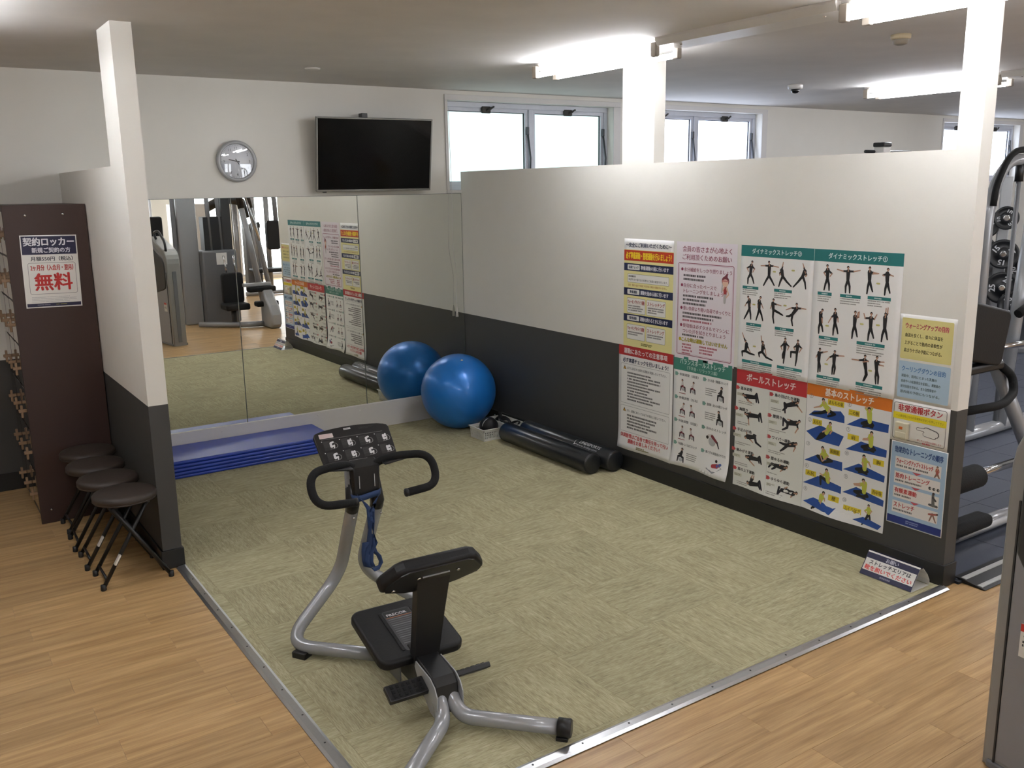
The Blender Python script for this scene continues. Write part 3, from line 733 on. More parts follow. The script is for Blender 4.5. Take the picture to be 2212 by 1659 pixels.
MB().lathe([(0, -.078)]+[(.078*math.cos(-PI/2+PI*i/20), .078*math.sin(-PI/2+PI*i/20)) for i in range(1, 20)]+[(0, .078)], 32, (0, 0, .082)).build('shell', M_PAD, mbal)
MB().tube([(-.078*math.cos(a)*.98, -.035*math.sin(a)*0-.02, .082+.075*math.sin(a)) for a in [PI*k/14 for k in range(1, 7)]], .004, 6).build('seam', M_SILVER, mbal)
MB().lathe([(0, -.012), (.010, -.008), (.012, 0), (.010, .008), (0, .012)], 14, (.015, -.088, .075)).build('button', mat('red_plastic_button', '#b23a35', .4), mbal)
stp = thing('exercise_strap', 'tangled black exercise strap with buckle in the white basket by the wall', 'strap', (-.098, -.80, CZ+.006))
pts = [((.04*math.cos(a*1.3)+.01*math.sin(a*3.1), .13*math.sin(a*.9), .055+.045*math.sin(a*1.7)), (math.cos(a*.7), math.sin(a*.7), .5)) for a in [k*.33 for k in range(40)]]
MB().ribbon(pts, .026, .004).build('webbing', M_BLACK, stp)
MB().box((-.02, .02, .085), (.015, .05, .10), bev=.004).build('buckle', M_BLACK, stp)
MB().lathe([(0, 0), (.006, .001), (.005, .006), (0, .008)], 10, (-.035, .12, .115)).build('stud', M_STEEL, stp)
hn = thing('resistance_tube', 'black foam-gripped resistance tube lying across the white basket by the wall', 'exercise tube', (-.10, -.72, CZ+.112))
MB().tube([(-.05, -.07, .012), (-.01, .0, .02), (.045, .085, .012)], .016, 12).build('grip', M_RUB, hn)
MB().tube(fillet([(-.05, -.07, .012), (-.075, -.10, .0), (-.04, -.16, -.02), (.0, -.13, -.03)], .03), .007, 8).build('cord_loop', M_BLACK, hn)

# tent sign at the carpet edge
tn = thing('tent_sign', 'folded navy and white tent sign asking to take shoes off, at the carpet corner', 'sign', (-.118, -4.385, CZ), 0)
L_ = .145; wd = .078; ht = .112; prof = []
front = [(-wd, .0), (-wd*.55, ht*.52), (-wd*.17, ht*.94)]; back = [(wd*.17, ht*.94), (wd*.75, ht*.62), (wd*.98, ht*.25), (wd, 0)]
path = [(-wd, .002), (-.012, ht-.008), (-.006, ht-.002), (.006, ht-.002), (.014, ht-.008), (wd*.70, ht*.55), (wd*.95, ht*.26), (wd, .002)]
b = MB()
for (a0, c0), (a1, c1) in zip(path[:-1], path[1:]):
    d_ = Vector((a1-a0, c1-c0)).normalized(); nx_, nz_ = -d_.y*.0012, d_.x*.0012
    b.prism([(a0, c0), (a1, c1), (a1+nx_, c1+nz_), (a0+nx_, c0+nz_)], 'y', -L_, L_)
b.box((-wd+.004, -L_, .0), (wd-.004, L_, .0014)); b.build('card', M_LAM, tn)
v0 = Vector((-wd, 0, .002)); v1 = Vector((-.012, 0, ht-.008)); sl = (v1-v0); SLm = sl.length; sl.normalize(); nrm = Vector((-sl.z, 0, sl.x))
def tent_fn(x, y, l):
    return v0 + sl*(SLm-y/1000) + nrm*(.0014+.0003*l) + Vector((0, L_-x/1000, 0))
Hm = SLm*1000; p = Print(tent_fn)
p.rect(0, 0, 290, 30, NV, g=300); p.rect(0, Hm-27, 290, Hm, NV, g=300); p.rect(0, 30, 4, Hm-27, NV, g=300); p.rect(286, 30, 290, Hm-27, NV, g=300); p.text('お願い', 145, 5, 21, '#c9c7d4', 70, 'c', .02)
p.text('ストレッチエリアは', 145, 37, 22, '#2c2b33', 232, 'c', .03); p.text('靴を脱いでください', 145, 65, 25, '#d4544f', 262, 'c', .04); p.fine(112, Hm-18, 66, 1, 10, '#7d7a8a', 9)
p.build('print', tn)
tp = MB(); tp.prism([(-.0125, ht-.0068), (-.006, ht-.0006), (.006, ht-.0006), (.0145, ht-.0066), (.0145, ht-.0076), (-.0125, ht-.0078)], 'y', -L_-.0002, L_+.0002); tp.build('fold', mat('navy_gloss_card', '#1b1a3c', .15, coat=.6), tn)

# ================================================================== STRETCHING MACHINE
TR = thing('stretch_trainer', 'silver and black seated stretching machine with handlebars on the green carpet', 'exercise machine', (-2.596, -3.853, CZ), 1.512)
# local frame: x forward (to the console), y left, z up
RT = .0285
for s_ in (1, -1):
    pts = fillet([(.435, s_*.046, .80), (.405, s_*.057, .655), (.640, s_*.050, .262), (.530, s_*.352, .033), (.16, s_*.012, .052)], [.06, .11, .13], 9)
    MB().tube(pts, RT, 20).build('front_tube', M_SILVER, TR)
    MB().tube([(.43, s_*.047, .775), (.405, s_*.057, .657), (.420, s_*.0568, .632)], .029, 20).build('sleeve', M_BLACK, TR)
    fp = MB(); fp.box((-.035, -.028, -.003), (.035, .028, .028), bev=.004, seg=1, M=Matrix.Translation((.455, s_*.305, 0)) @ Matrix.Rotation(s_*.6, 4, 'Z')); fp.build('foot_pad', M_BLACK, TR)
    MB().tube(fillet([(-.315, s_*.024, .125), (-.385, s_*.034, .046), (-.655, s_*.325, .046)], [.10], 9), RT, 20).build('rear_leg', M_SILVER, TR)
    d_ = Vector((-.27, s_*.291, 0)).normalized()
    e = Vector((-.655, s_*.325, .046))
    cap = MB(); cap.tube([e-d_*.030, e-d_*.028, e+d_*.018, e+d_*.022], [.030, .0345, .0345, .030], 24); cap.build('end_cap', M_BLACK, TR)
    fp = MB(); fp.box((-.022, -.03, -.003), (.022, .03, .014), bev=.003, seg=1, M=Matrix.Translation((-.64, s_*.322, 0)) @ Matrix.Rotation(-s_*.8, 4, 'Z')); fp.build('foot_pad', M_BLACK, TR)
    # handlebar
    hp = fillet([(.425, s_*.02, .790), (.385, s_*.072, .845), (.345, s_*.14, .862), (.312, s_*.272, .858), (.240, s_*.272, .737), (.212, s_*.115, .737)], [.05, .06, .085, .085], 9)
    MB().tube(hp, .0172, 16).build('handlebar', M_RUB, TR)
    MB().lathe([(.0165, 0), (.0185, .004), (.017, .012), (0, .014)], 16).xf(Matrix.Translation((.2125, s_*.117, .737)) @ Matrix.Rotation(-s_*-PI/2, 4, 'X')).build('grip_cap', M_BLACK, TR)
    MB().box((-.02, -.055, -.006), (.02, .055, .006), bev=.005, M=Matrix.Translation((.355, s_*.125, .842)) @ Matrix.Rotation(s_*.12, 4, 'X')).build('bar_bracket', M_BLACK, TR)
# column between the tubes and the console
MB().prism([(.452, .86), (.372, .828), (.378, .69), (.43, .70)], 'y', -.062, .062, bev=.008).build('column', M_BLACK, TR)
for s_ in (1, -1): MB().box((.3695, s_*.034-.0016, .735), (.3725, s_*.034+.0016, .79)).build('column_stripe', M_SILVERL, TR)
for s_ in (1, -1): MB().lathe([(0, .0), (.006, .0), (.005, .003), (0, .004)], 10).xf(Matrix.Translation((.400-.0, s_*.062-.004, .60)) @ Matrix.Rotation(-PI/2, 4, 'Y') @ Matrix.Translation((0, 0, .004))).build('rivet', M_STEEL, TR)
# console plate
c0 = Vector((.426, 0, .842)); up = Vector((.545-.426, 0, .956-.842)); CH = up.length; up.normalize(); nr = Vector((-up.z, 0, up.x))
Mc = Matrix((( up.x, 0, nr.x, c0.x), (0, 1, 0, 0), (up.z, 0, nr.z, c0.z), (0, 0, 0, 1)))
pb = MB(); n_ = 12
outl = [(0, -.165), (0, .165)] + [(CH*.86, .172), (CH*.95, .165), (CH*.985, .15)] + [(CH+.012*math.cos(k/n_*PI-PI/2)*0+.012*(1-((k/n_)*2-1)**2), .15-.30*k/n_) for k in range(1, n_)] + [(CH*.985, -.15), (CH*.95, -.165), (CH*.86, -.172)]
outl = [(-.03, -.06), (-.03, .06), (0, .12)] + outl[1:] + [(0, -.165), (0, -.12)][:1] + [(0, -.12)]
pb.prism(outl, 'z', -.010, 0.006, bev=.003); con = pb.xf(Mc).build('console', M_BLACK, TR)
def con_fn(x, y, l): return Mc @ Vector((CH-y/1000, -(x/1000-.165), .0064+.0003*l))
p = Print(con_fn); Hh = CH*1000
p.rr(16, 14, 78, 36, 2, '#cfc4c2', 1); p.fine(20, 17, 54, 4, 5, '#c39a98'); p.rr(132, -2, 164, 7, 1, '#c8c6c6'); p.fine(134, 0, 27, 2, 3.5, '#4b4849'); p.fine(200, 4, 70, 3, 4, '#3c3a3b')
p.rect(22, 40, 300, 42, '#6f6d6d', g=400)
for rI in range(2):
    for cI in range(4):
        x, y = 12+cI*80, 47+rI*58; p.rect(x+12, y+5, x+40, y+50, '#2b2a2b'); p.fine(x+14, y+3, 34, 7, 5, '#454344', seed=cI+rI*5); p.disc(x+8, y+4, 2.4, '#c9c7c6', 2)
        cx, cy = x+50, y+26
        p.seg((cx-6, cy+8), (cx-6, cy-8), 5.5, 5, '#d3d2d3', 3); p.seg((cx-6, cy-10), (cx+6, cy-14+(cI % 2)*8), 4.5, 4, '#d3d2d3', 3); p.seg((cx-4, cy+9), (cx+8, cy+2), 4, 3, '#d3d2d3', 3); p.seg((cx+8, cy+2), (cx+5, cy+16), 3, 2.4, '#d3d2d3', 3); p.disc(cx+5, cy-14+rI*3, 4.4, '#d3d2d3', 3)
        for q in range(7):
            a0_, a1_ = -1.4+q*.42, -1.4+(q+1)*.42; p.seg((cx+9+13*math.cos(a0_), cy+4+13*math.sin(a0_)), (cx+9+13*math.cos(a1_), cy+4+13*math.sin(a1_)), 1.1, 1.1, '#8c8a8a', 2)
        p.seg((cx-12, cy+18), (cx+4, cy+18), 1.2, 1.2, '#8c8a8a', 2)
p.fine(110, Hh-4, 110, 2, 5, '#7f7d7d')
p.build('instruction_print', con)
# beam and seat
MB().box((-.30, -.034, .055), (.24, .034, .150), bev=.006).build('beam', M_DGREY, TR)
cov = MB(); cov.prism([(-.10, .150), (-.09, .228), (-.318, .190), (-.346, .165), (-.352, .055), (-.30, .05)], 'y', -.047, .047, bev=.006, seg=2); cov.build('beam_cover', M_BLACK, TR)
for s_ in (1, -1):
    MB().prism([(-.19, .205), (-.315, .192), (-.352, .172), (-.372, .14), (-.372, .08), (-.345, .045), (-.31, .05), (-.21, .13), (-.18, .18)], 'y', s_*.051, s_*.055).build('side_plate', M_SILVERL, TR)
    MB().box((-.075, .068 if s_ > 0 else -.074, .06), (.03, .074 if s_ > 0 else -.068, .15)).build('seat_bracket', M_GREY, TR)
    pd = MB(); pd.box((-.036, 0, -.011), (.036, .156, .011), bev=.004, seg=2)
    Mp = Matrix.Translation((-.272, s_*.055, .148)) @ Matrix.Rotation(-.45 if s_ > 0 else .62, 4, 'Y')
    if s_ < 0: Mp = Mp @ Matrix.Scale(-1, 4, (0, 1, 0))
    pdl = pd.xf(Mp).build('pedal', M_BLACK, TR)
    for i in range(6):
        for jj in (-.02, 0.0, .02):
            st = MB().box((jj-.0065, .014+i*.022, .009), (jj+.0065, .026+i*.022, .0135), bev=.001, seg=1, M=Mp).build('tread_stud', M_RUB, pdl)
seat = MB(); Ms = Matrix.Translation((-.145, 0, .180)) @ Matrix.Rotation(-math.atan2(.068, .33), 4, 'Y')
SL = .337; oc = rrect(-.008, -.180, SL+.012, .180, .045, 6)
seat.prism(oc, 'z', -.012, .032, bev=.014, seg=4, M=Ms); st_ = seat.build('seat', M_PAD, TR)
pan = MB(); pan.prism(rrect(.03, -.060, SL-.045, .060, .012, 3), 'z', .0318, .0335, M=Ms); lab_ = pan.build('label_plate', mat('seat_label_grey', '#3a3a3c', .5), st_)
def seat_fn(x, y, l): return Ms @ Vector((SL-.048-y/1000, .057-x/1000, .0337+.0003*l))
p = Print(seat_fn); p.rect(2, 4, 112, 40, '#17171a'); p.text('PRECOR', 10, 20, 15, '#cfcfd2', 86, 'l', .03); p.rect(2, 42, 112, 46, '#9b5b35')
for k in range(13): p.rect(6, 54+k*13, 108, 59+k*13, '#565759' if k % 3 else '#6b6c6e')
p.build('label_print', st_)
for s_ in (1, -1): MB().prism(rrect(.035, -.006, SL-.05, .006, .005, 3), 'z', .0315, .036, bev=.0015, M=Ms @ Matrix.Translation((0, s_*.068, 0))).build('seat_seam', M_PAD, st_)
# knee pad on its post
post = MB(); v = []
for a_, z_, w_, t_ in ((-.155, .20, .052, .022), (-.205, .40, .058, .022), (-.250, .575, .068, .020)):
    v.append([post.bm.verts.new(q) for q in ((a_-t_, -w_, z_), (a_+t_, -w_, z_), (a_+t_, w_, z_), (a_-t_, w_, z_))])
for A, B in zip(v[:-1], v[1:]):
    for k in range(4): post.bm.faces.new((A[k], A[(k+1) % 4], B[(k+1) % 4], B[k]))
post.bm.faces.new(v[0][::-1]); post.bm.faces.new(v[-1]); post.build('knee_post', M_BLACK, TR)
KT = math.radians(52)
Mk = Matrix.Translation((-.262, 0, .580)) @ Matrix.Rotation(KT, 4, 'Y')   # local x: forward-down, z: pad normal
kp = MB(); oc = [(-.082, -.13), (-.066, -.162), (-.006, -.206), (.018, -.214), (.042, -.205), (.082, -.115), (.088, -.08), (.088, .08), (.082, .115), (.042, .205), (.018, .214), (-.006, .206), (-.066, .162), (-.082, .13)]
kp.prism(oc, 'z', -.012, .042, bev=.016, seg=4, M=Mk); kpad = kp.build('knee_pad', M_PAD, TR)
bk = MB(); bk.prism([(q[0]*.88, q[1]*.92) for q in oc], 'z', -.016, -.010, M=Mk); bk.build('backing_board', M_BLACK, kpad)
for bx, by in ((-.02, .07), (-.02, -.09), (.03, .16)):
    MB().lathe([(0, -.022), (.007, -.022), (.008, -.016)], 10).xf(Mk @ Matrix.Translation((bx, by, 0))).build('bolt', M_STEEL, kpad)
MB().box((-.0225, -.055, -.021), (-.0195, .055, -.0155), M=Mk).build('bracket_edge', M_SILVERL, kpad)

# blue strap looped round the column
M_STRAP = mat('navy_blue_webbing', '#223a63', .7, noise=.1, nscale=150, bump=.1)
sp = thing('stretch_strap', 'navy blue webbing strap hanging in loops from the machine column', 'strap', (-2.596, -3.853, CZ), 1.512)
band = [((.404+.046*math.cos(a), .070*math.sin(a), .700+.006*math.sin(a*2)), (0, 0, 1)) for a in [k*2*PI/24 for k in range(25)]]
band = [((p_[0] if abs(p_[0]-.404) < .03 else .404+(.036 if p_[0] > .404 else -.042), p_[1], p_[2]), wd) for p_, wd in band]
MB().ribbon(band, .026, .003).build('wrap', M_STRAP, sp)
def hang(name, pts, w_=.024): MB().ribbon([(a, wd) for a, wd in pts], w_, .003).build(name, M_STRAP, sp)
F = .352
hang('hanging_loop', [((F+.004, .045, .705), (.3, .5, .8)), ((F, .022, .675), (.2, 1, .6)), ((F-.004, .006, .645), (0, 1, .2)), ((F-.004, .004, .60), (.5, .8, 0)), ((F-.004, .008, .55), (.9, .2, 0)), ((F-.004, .012, .50), (.4, .9, 0)), ((F-.006, .022, .46), (0, 1, 0)), ((F-.008, .030, .42), (.2, 1, 0)), ((F-.008, .026, .392), (.3, 1, 0)), ((F-.01, .004, .372), (.9, .2, .3)), ((F-.012, -.022, .378), (.9, -.2, .4)), ((F-.01, -.034, .40), (.8, .3, 0)), ((F-.008, -.026, .43), (.7, .6, 0)), ((F-.006, -.008, .452), (.4, .9, 0)), ((F-.004, .0, .48), (.5, .8, 0)), ((F, -.004, .53), (.9, .3, 0))])
hang('crossing_loop', [((F+.004, -.045, .702), (.2, -.5, .8)), ((F, -.024, .672), (.2, -1, .5)), ((F-.006, -.006, .64), (0, 1, 0)), ((F-.006, -.004, .59), (.7, .6, 0)), ((F-.006, -.008, .54), (.9, -.3, 0)), ((F-.006, -.012, .49), (.2, 1, 0)), ((F-.008, .01, .45), (.2, 1, 0)), ((F-.01, .014, .41), (.2, 1, 0)), ((F-.008, .004, .385), (.2, 1, 0))])
hang('padded_end', [((F-.002, .028, .50), (.2, 1, 0)), ((F-.004, .034, .46), (.2, 1, 0)), ((F-.004, .034, .42), (.2, 1, 0)), ((F-.004, .028, .392), (.2, 1, 0))], .03)

# ================================================================== MACHINES AROUND
M_STK = mat('warning_red', '#c0392f', .45)
# tower at the right edge of the picture (also seen in the mirror)
tw = thing('weight_tower', 'grey weight stack tower at the right picture edge with a red sticker', 'exercise machine', (-1.222, -5.455, 0), -.12)
prof = [(0, .0), (0, 1.08), (-.010, 1.14), (-.032, 1.195), (-.065, 1.235), (-.12, 1.265), (-.30, 1.33), (-.42, 1.38), (-.52, 1.42), (-.60, 1.41), (-.64, 1.36), (-.64, .0)]
fr = MB(); inner = [(-.052, .04), (-.052, 1.06), (-.062, 1.11), (-.09, 1.15), (-.14, 1.185), (-.32, 1.26), (-.43, 1.31), (-.52, 1.345), (-.57, 1.32), (-.58, 1.28), (-.58, .04)]
M_TW = mat('tower_silver', '#908f8c', .32, .15, noise=.03)
fr.prism(prof, 'x', .014, .19, bev=.012, seg=3); fr.build('shroud', M_TW, tw)
MB().prism([(-.05, .02), (-.05, .97), (-.044, .97), (-.044, .02)], 'x', .008, .02).build('groove', M_DGREY, tw)
MB().prism(inner, 'x', .006, .02, bev=.006, seg=2).build('side_panel', mat('tower_panel_grey', '#8b8b8e', .4, .05, noise=.03), tw)
MB().prism([(-.060, .80), (-.060, 1.05), (-.074, 1.10), (-.13, 1.15), (-.33, 1.22), (-.43, 1.27), (-.55, 1.30), (-.56, 1.27), (-.56, .66), (-.16, .735), (-.085, .76)], 'x', -.006, .012, bev=.012, seg=3).build('upper_panel', M_DGREY, tw)
MB().box((.075, .0005, .05), (.125, .010, .98), bev=.004).build('front_rib', M_GREY, tw)
MB().tube(fillet([(.05, -.40, 1.39), (.05, -.47, 1.47), (.05, -.30, 1.50), (.05, -.10, 1.36), (.05, -.08, 1.20)], .06), .016, 10).build('top_handle', M_BLACK, tw)
st = MB().box((.0, -.190, .455), (.0065, -.100, .57)).build('warning_sticker', M_LAM, tw)
tfn = lambda x, y, l: Vector((-.0005-.0003*l, -.100-x/1000, .57-y/1000))
p = Print(tfn); p.rect(0, 0, 90, 26, '#c0392f'); p.text('警告', 12, 36, 13, '#2b2b2d', 34); p.fine(10, 56, 66, 2, 12, '#3a3a3c', 8); p.build('sticker_print', st)
MB().box((.005, -.63, 0), (.21, -.02, .03), bev=.008).build('base', M_GREY, tw)

# seated press machine seen in the mirror
pm = thing('press_machine', 'tall grey seated press machine with black pads, reflected in the left mirror', 'exercise machine', (0, -7.0, 0), 0)
MB().box((-.27, -.55, .0), (.26, -.22, 1.12), bev=.03, seg=3).build('weight_shroud', M_GREY, pm)
MB().box((-.20, -.50, 1.10), (.20, -.27, 1.62), bev=.01).build('weight_stack', M_BLACK, pm)
MB().box((-.06, -.2195, .90), (.10, -.214, 1.08)).build('instruction_card', M_PAPER, pm)
MB().box((-.55, -.50, 0), (-.27, -.36, 2.45), bev=.02).build('tower_post', M_SILVER, pm)
MB().box((-.62, -.46, .0), (-.56, -.40, 2.45), bev=.01).build('cable_guard', M_GREY, pm)
for x in (-.10, .06): MB().tube([(x, -.30, 1.0), (x-.03, -.30, 2.45)], .034, 12).build('upright', M_GREY, pm)
MB().box((.08, -.36, 1.1), (.22, -.26, 2.45), bev=.015).build('guide_post', M_DGREY, pm)
MB().tube(fillet([(-.45, -.30, 2.42), (.20, -.30, 2.42), (.34, .05, 2.36)], .1), .035, 12).build('top_beam', M_GREY, pm)
for x0, y0, x1, r_ in ((.24, -.10, .47, .044), (.40, -.22, .66, .038)):
    MB().tube([(x0, y0, 2.35), (x1, y0+.35, .30)], r_, 14).build('sloping_beam', M_SILVER, pm)
    MB().tube([(x0-.002, y0, 2.37), (x0+(x1-x0)*.30, y0+.35*.30, 2.35-2.05*.30)], r_+.006, 14).build('beam_sleeve', M_BLACK, pm)
MB().tube([(.34, -.2, 2.3), (.52, .1, 1.25)], .02, 10).build('lever_arm', M_STEEL, pm)
MB().prism(rrect(-.12, .34, .20, .80, .05), 'y', .10, .19, bev=.02, seg=3).build('back_pad', M_PAD, pm)
for x in (-.02, .12): MB().tube([(x, .12, .78), (x-.01, .05, 1.05)], .015, 10).build('pad_rod', M_STEEL, pm)
MB().box((-.16, .12, .26), (.20, .45, .36), bev=.03, seg=3).build('seat_pad', M_PAD, pm)
MB().box((.16, .40, .52), (.58, .54, .60), bev=.025, seg=3).build('arm_pad', M_PAD, pm)
MB().box((.10, .42, .605), (.52, .50, .655), bev=.01).build('arm_bar', M_SILVERL, pm)
MB().box((.26, .40, .30), (.60, .56, .38), bev=.025, seg=3).build('shin_pad', M_PAD, pm)
MB().tube([(0, .25, .0), (0, .25, .27)], .04, 12).build('seat_post', M_DGREY, pm)
MB().prism([(.40, .0), (.80, .0), (.86, .06), (.86, .20), (.78, .34), (.62, .44), (.50, .60), (.44, .60), (.40, .30)], 'x', .36, .52, bev=.03, seg=3).build('front_foot', M_SILVERL, pm)
MB().tube(fillet([(-.45, .0, .045), (.10, .45, .045), (.45, .50, .045)], .1), .04, 12).build('base_tube', M_SILVER, pm)

# low seat machine behind the tower (left end of the mirror)
lm = thing('leg_machine', 'grey leg machine with a dark back pad behind the tower at the mirror left end', 'exercise machine', (-.42, -8.3, 0), .1)
for s_ in (-.25, .25): MB().tube(fillet([(s_, -.5, .04), (s_, .45, .04), (s_, .5, .25)], .1), .04, 12).build('base_tube', M_SILVER, lm)
MB().prism(rrect(-.45, 1.12, -.12, 1.62, .04), 'y', -.1, -.02, bev=.02).build('back_pad', M_PAD, lm)
MB().box((-.4, -.1, .48), (.1, .35, .57), bev=.03, seg=3).build('seat_pad', M_PAD, lm)
MB().lathe([(0, -.2), (.06, -.2), (.07, -.18), (.07, .18), (.06, .2), (0, .2)], 20, (-.1, .45, .62), 'x').build('roll_pad', M_PAD, lm)
MB().tube(fillet([(-.3, -.3, .05), (-.3, -.25, 1.0), (-.35, -.1, 1.75)], .2), .05, 12).build('upright', M_SILVER, lm)
MB().box((-.5, -.3, .62), (-.15, -.05, .86), bev=.04, seg=3).build('housing', M_SILVERL, lm)
MB().box((-.36, -.06, .72), (-.20, -.04, .78)).build('display', M_BLACK, lm)

# chest fly machine further back
fm = thing('fly_machine', 'far grey chest machine with a tall black pad, reflected beside the posters', 'exercise machine', (1.86, -11.2, 0), 0)
for x in (-.35, .0, .28): MB().tube([(x, 0, 0), (x, 0, 2.05)], .05, 12).build('upright', M_SILVER, fm)
MB().tube(fillet([(-.5, 0, 2.02), (.30, 0, 2.05), (.42, .1, 1.9), (.42, .15, 1.1)], .15), .045, 12).build('top_beam', M_GREY, fm)
MB().prism(rrect(.20, .85, .46, 1.42, .05), 'y', .12, .22, bev=.02).build('back_pad', M_PAD, fm)
MB().tube(fillet([(-.9, .1, 1.70), (-.6, .2, 1.86), (-.25, .2, 1.80), (-.15, .25, 1.5)], .12), .085, 12).build('swing_arm', M_BLACK, fm)
MB().tube([(-.12, .2, 1.32), (.05, .2, 1.34)], .06, 12).build('roll_pad', M_DGREY, fm)
MB().box((-.2, .1, .42), (.5, .5, .5), bev=.03).build('seat_pad', M_PAD, fm)
MB().tube([(-.4, .5, .04), (.55, .5, .04)], .04, 12).build('base_tube', M_SILVER, fm)
MB().box((-.15, -.3, .0), (.15, -.05, 1.35), bev=.03).build('weight_shroud', M_GREY, fm)
# white cabinet at the back of the gym
cb = thing('white_cabinet', 'tall white cabinet at the far end, seen between machine frames in the mirror', 'cabinet', (1.05, -12.9, 0))
MB().box((-.35, -.25, 0), (.35, .25, 1.75), bev=.005, seg=1).build('body', M_TRIMW, cb); MB().box((-.34, .25, .06), (-.005, .262, 1.74)).build('door', M_TRIMW, cb); MB().box((.005, .25, .06), (.34, .262, 1.74)).build('door', M_TRIMW, cb)

# ---------------- weights area beyond the partition
M_PLATE = mat('black_urethane_plate', '#17181a', .38, noise=.08)
RKX, RKY, RKR = 6.45, -1.25, math.radians(-58)
rk = thing('plate_rack', 'grey weight plate tree standing in the weights area', 'rack', (RKX, RKY, .014), RKR)
MB().box((-.06, .13, .05), (.06, .23, 2.0), bev=.01).build('post', M_SILVERL, rk)
MB().box((-.45, -.06, 0), (.50, .06, .06), bev=.01).build('foot', M_GREY, rk); MB().box((-.06, -.45, 0), (.06, .45, .06), bev=.01).build('foot', M_GREY, rk)
def plate(x, y, z, r, txt, label, yaw, tilt=0.0, th=.05):
    o = thing('weight_plate', label, 'weight plate', (x, y, z), yaw, 'black weight plates in the weights area')
    # axis along local -y (faces viewer)
    MB().lathe([(.026, -th/2), (.06, -th/2), (.065, -th/2+.008), (r*.78, -th/2+.008), (r*.84, -th/2), (r*.97, -th/2), (r, -th/2+.008), (r, th/2-.008), (r*.97, th/2), (r*.84, th/2), (r*.78, th/2-.008), (.065, th/2-.008), (.06, th/2), (.026, th/2)], 36, (0, 0, 0), 'y').build('disc', M_PLATE, o)
    MB().lathe([(.026, -th/2-.001), (.034, -th/2-.001), (.034, th/2+.001), (.026, th/2+.001)], 20, (0, 0, 0), 'y').build('hub_ring', M_STEEL, o)
    p = Print(lambda x_, y_, l: Vector((x_/1000, -th/2+.0075-.0012-.0003*l, -y_/1000)))
    for k in range(3):
        a = tilt+k*2*PI/3; ca, sa = math.cos(a), math.sin(a); q = Print(lambda x_, y_, l: Vector(((x_*ca-(y_-r*560)*sa)/1000, -th/2+.0062-.0003*l, -(x_*sa+(y_-r*560)*ca)/1000)))
        q.text(txt, 0, -r*170, r*340, '#cfcfd1', None, 'c', .04); p.v, n0 = p.v+q.v, len(p.v); p.f += [tuple(i+n0 for i in f) for f in q.f]; p.c += q.c
    p.build('numeral', o); return o
for xr, dp, z, r, t, lab, tl in ((0, -.23, 1.56, .13, '10', 'small black plate highest on the plate tree', .4), (-.18, .09, 1.46, .14, '20', 'black plate marked 20 on the upper left peg of the tree', .9), (-.21, -.02, 1.20, .15, '25', 'black plate half hidden by the partition edge', 2.0),
                                 (0, -.23, 1.16, .165, '15', 'large black plate marked 15 in the middle of the tree', 1.2), (.21, -.10, 1.0, .15, '20', 'black plate at the right rim of the view', .2), (.02, -.23, .78, .18, '25', 'large black plate marked 25 below the one marked 15', 2.6), (.14, -.37, .60, .16, '25', 'black plate marked 25 lowest on the tree', 1.4)):
    wp = Matrix.Rotation(RKR, 4, 'Z') @ Vector((xr, dp, 0))
    plate(RKX+wp.x, RKY+wp.y, z, r, t, lab, RKR, tl)
    MB().tube([(xr, dp-.07, z-.014), (xr, .14, z-.014), (xr*.3, .16, z-.014)], .022, 10).build('peg', M_STEEL, rk)
# dumbbell shelving glimpsed behind the tree
sh = thing('dumbbell_rack', 'dark tiered dumbbell rack behind the plate tree', 'rack', (6.3, -.55, .014), 0)
for z in (.25, .55, .85): MB().box((-1.0, -.2, z), (1.0, .2, z+.05), bev=.01).build('shelf', M_DGREY, sh)
for x in (-.95, .95): MB().box((x-.05, -.22, 0), (x+.05, .22, 1.0), bev=.01).build('upright', M_GREY, sh)
# cage frame in front of the rack
cg = thing('cage_frame', 'grey tubular machine frame arching at the right edge behind the partition', 'exercise machine', (2.90, -3.2, .014), 0)
MB().tube(fillet([(-.32, 0, .02), (-.32, 0, 1.80), (-.16, 0, 2.10), (.75, 0, 2.14)], .22, 9), .042, 14).build('frame_tube', M_SILVER, cg)
MB().tube(fillet([(-.37, -.06, 1.78), (-.355, -.06, 1.92), (-.20, -.06, 2.17), (.80, -.06, 2.22)], .2, 9), .023, 12).build('pull_bar', M_RUB, cg)
MB().tube([(.06, 0, 2.10), (.06, 0, 1.95)], .03, 12).build('rod_sleeve', M_BLACK, cg)
MB().tube([(.06, 0, 2.10), (.06, 0, .05)], .017, 12).build('guide_rod', M_GREY, cg)
MB().tube([(.46, .05, 2.1), (.12, 0, .04)], .05, 12).build('rear_upright', M_SILVER, cg)
MB().tube(fillet([(.55, -.05, 1.02), (.20, -.12, 1.03), (.05, -.10, .96)], .1), .035, 12).build('grip_arm', M_RUB, cg)
MB().tube([(-.6, 0, .05), (.8, 0, .05)], .05, 12).build('base_tube', M_SILVER, cg)
MB().tube([(-.45, -.1, .74), (.7, -.1, .70)], .024, 12).build('bar', M_STEEL, cg)
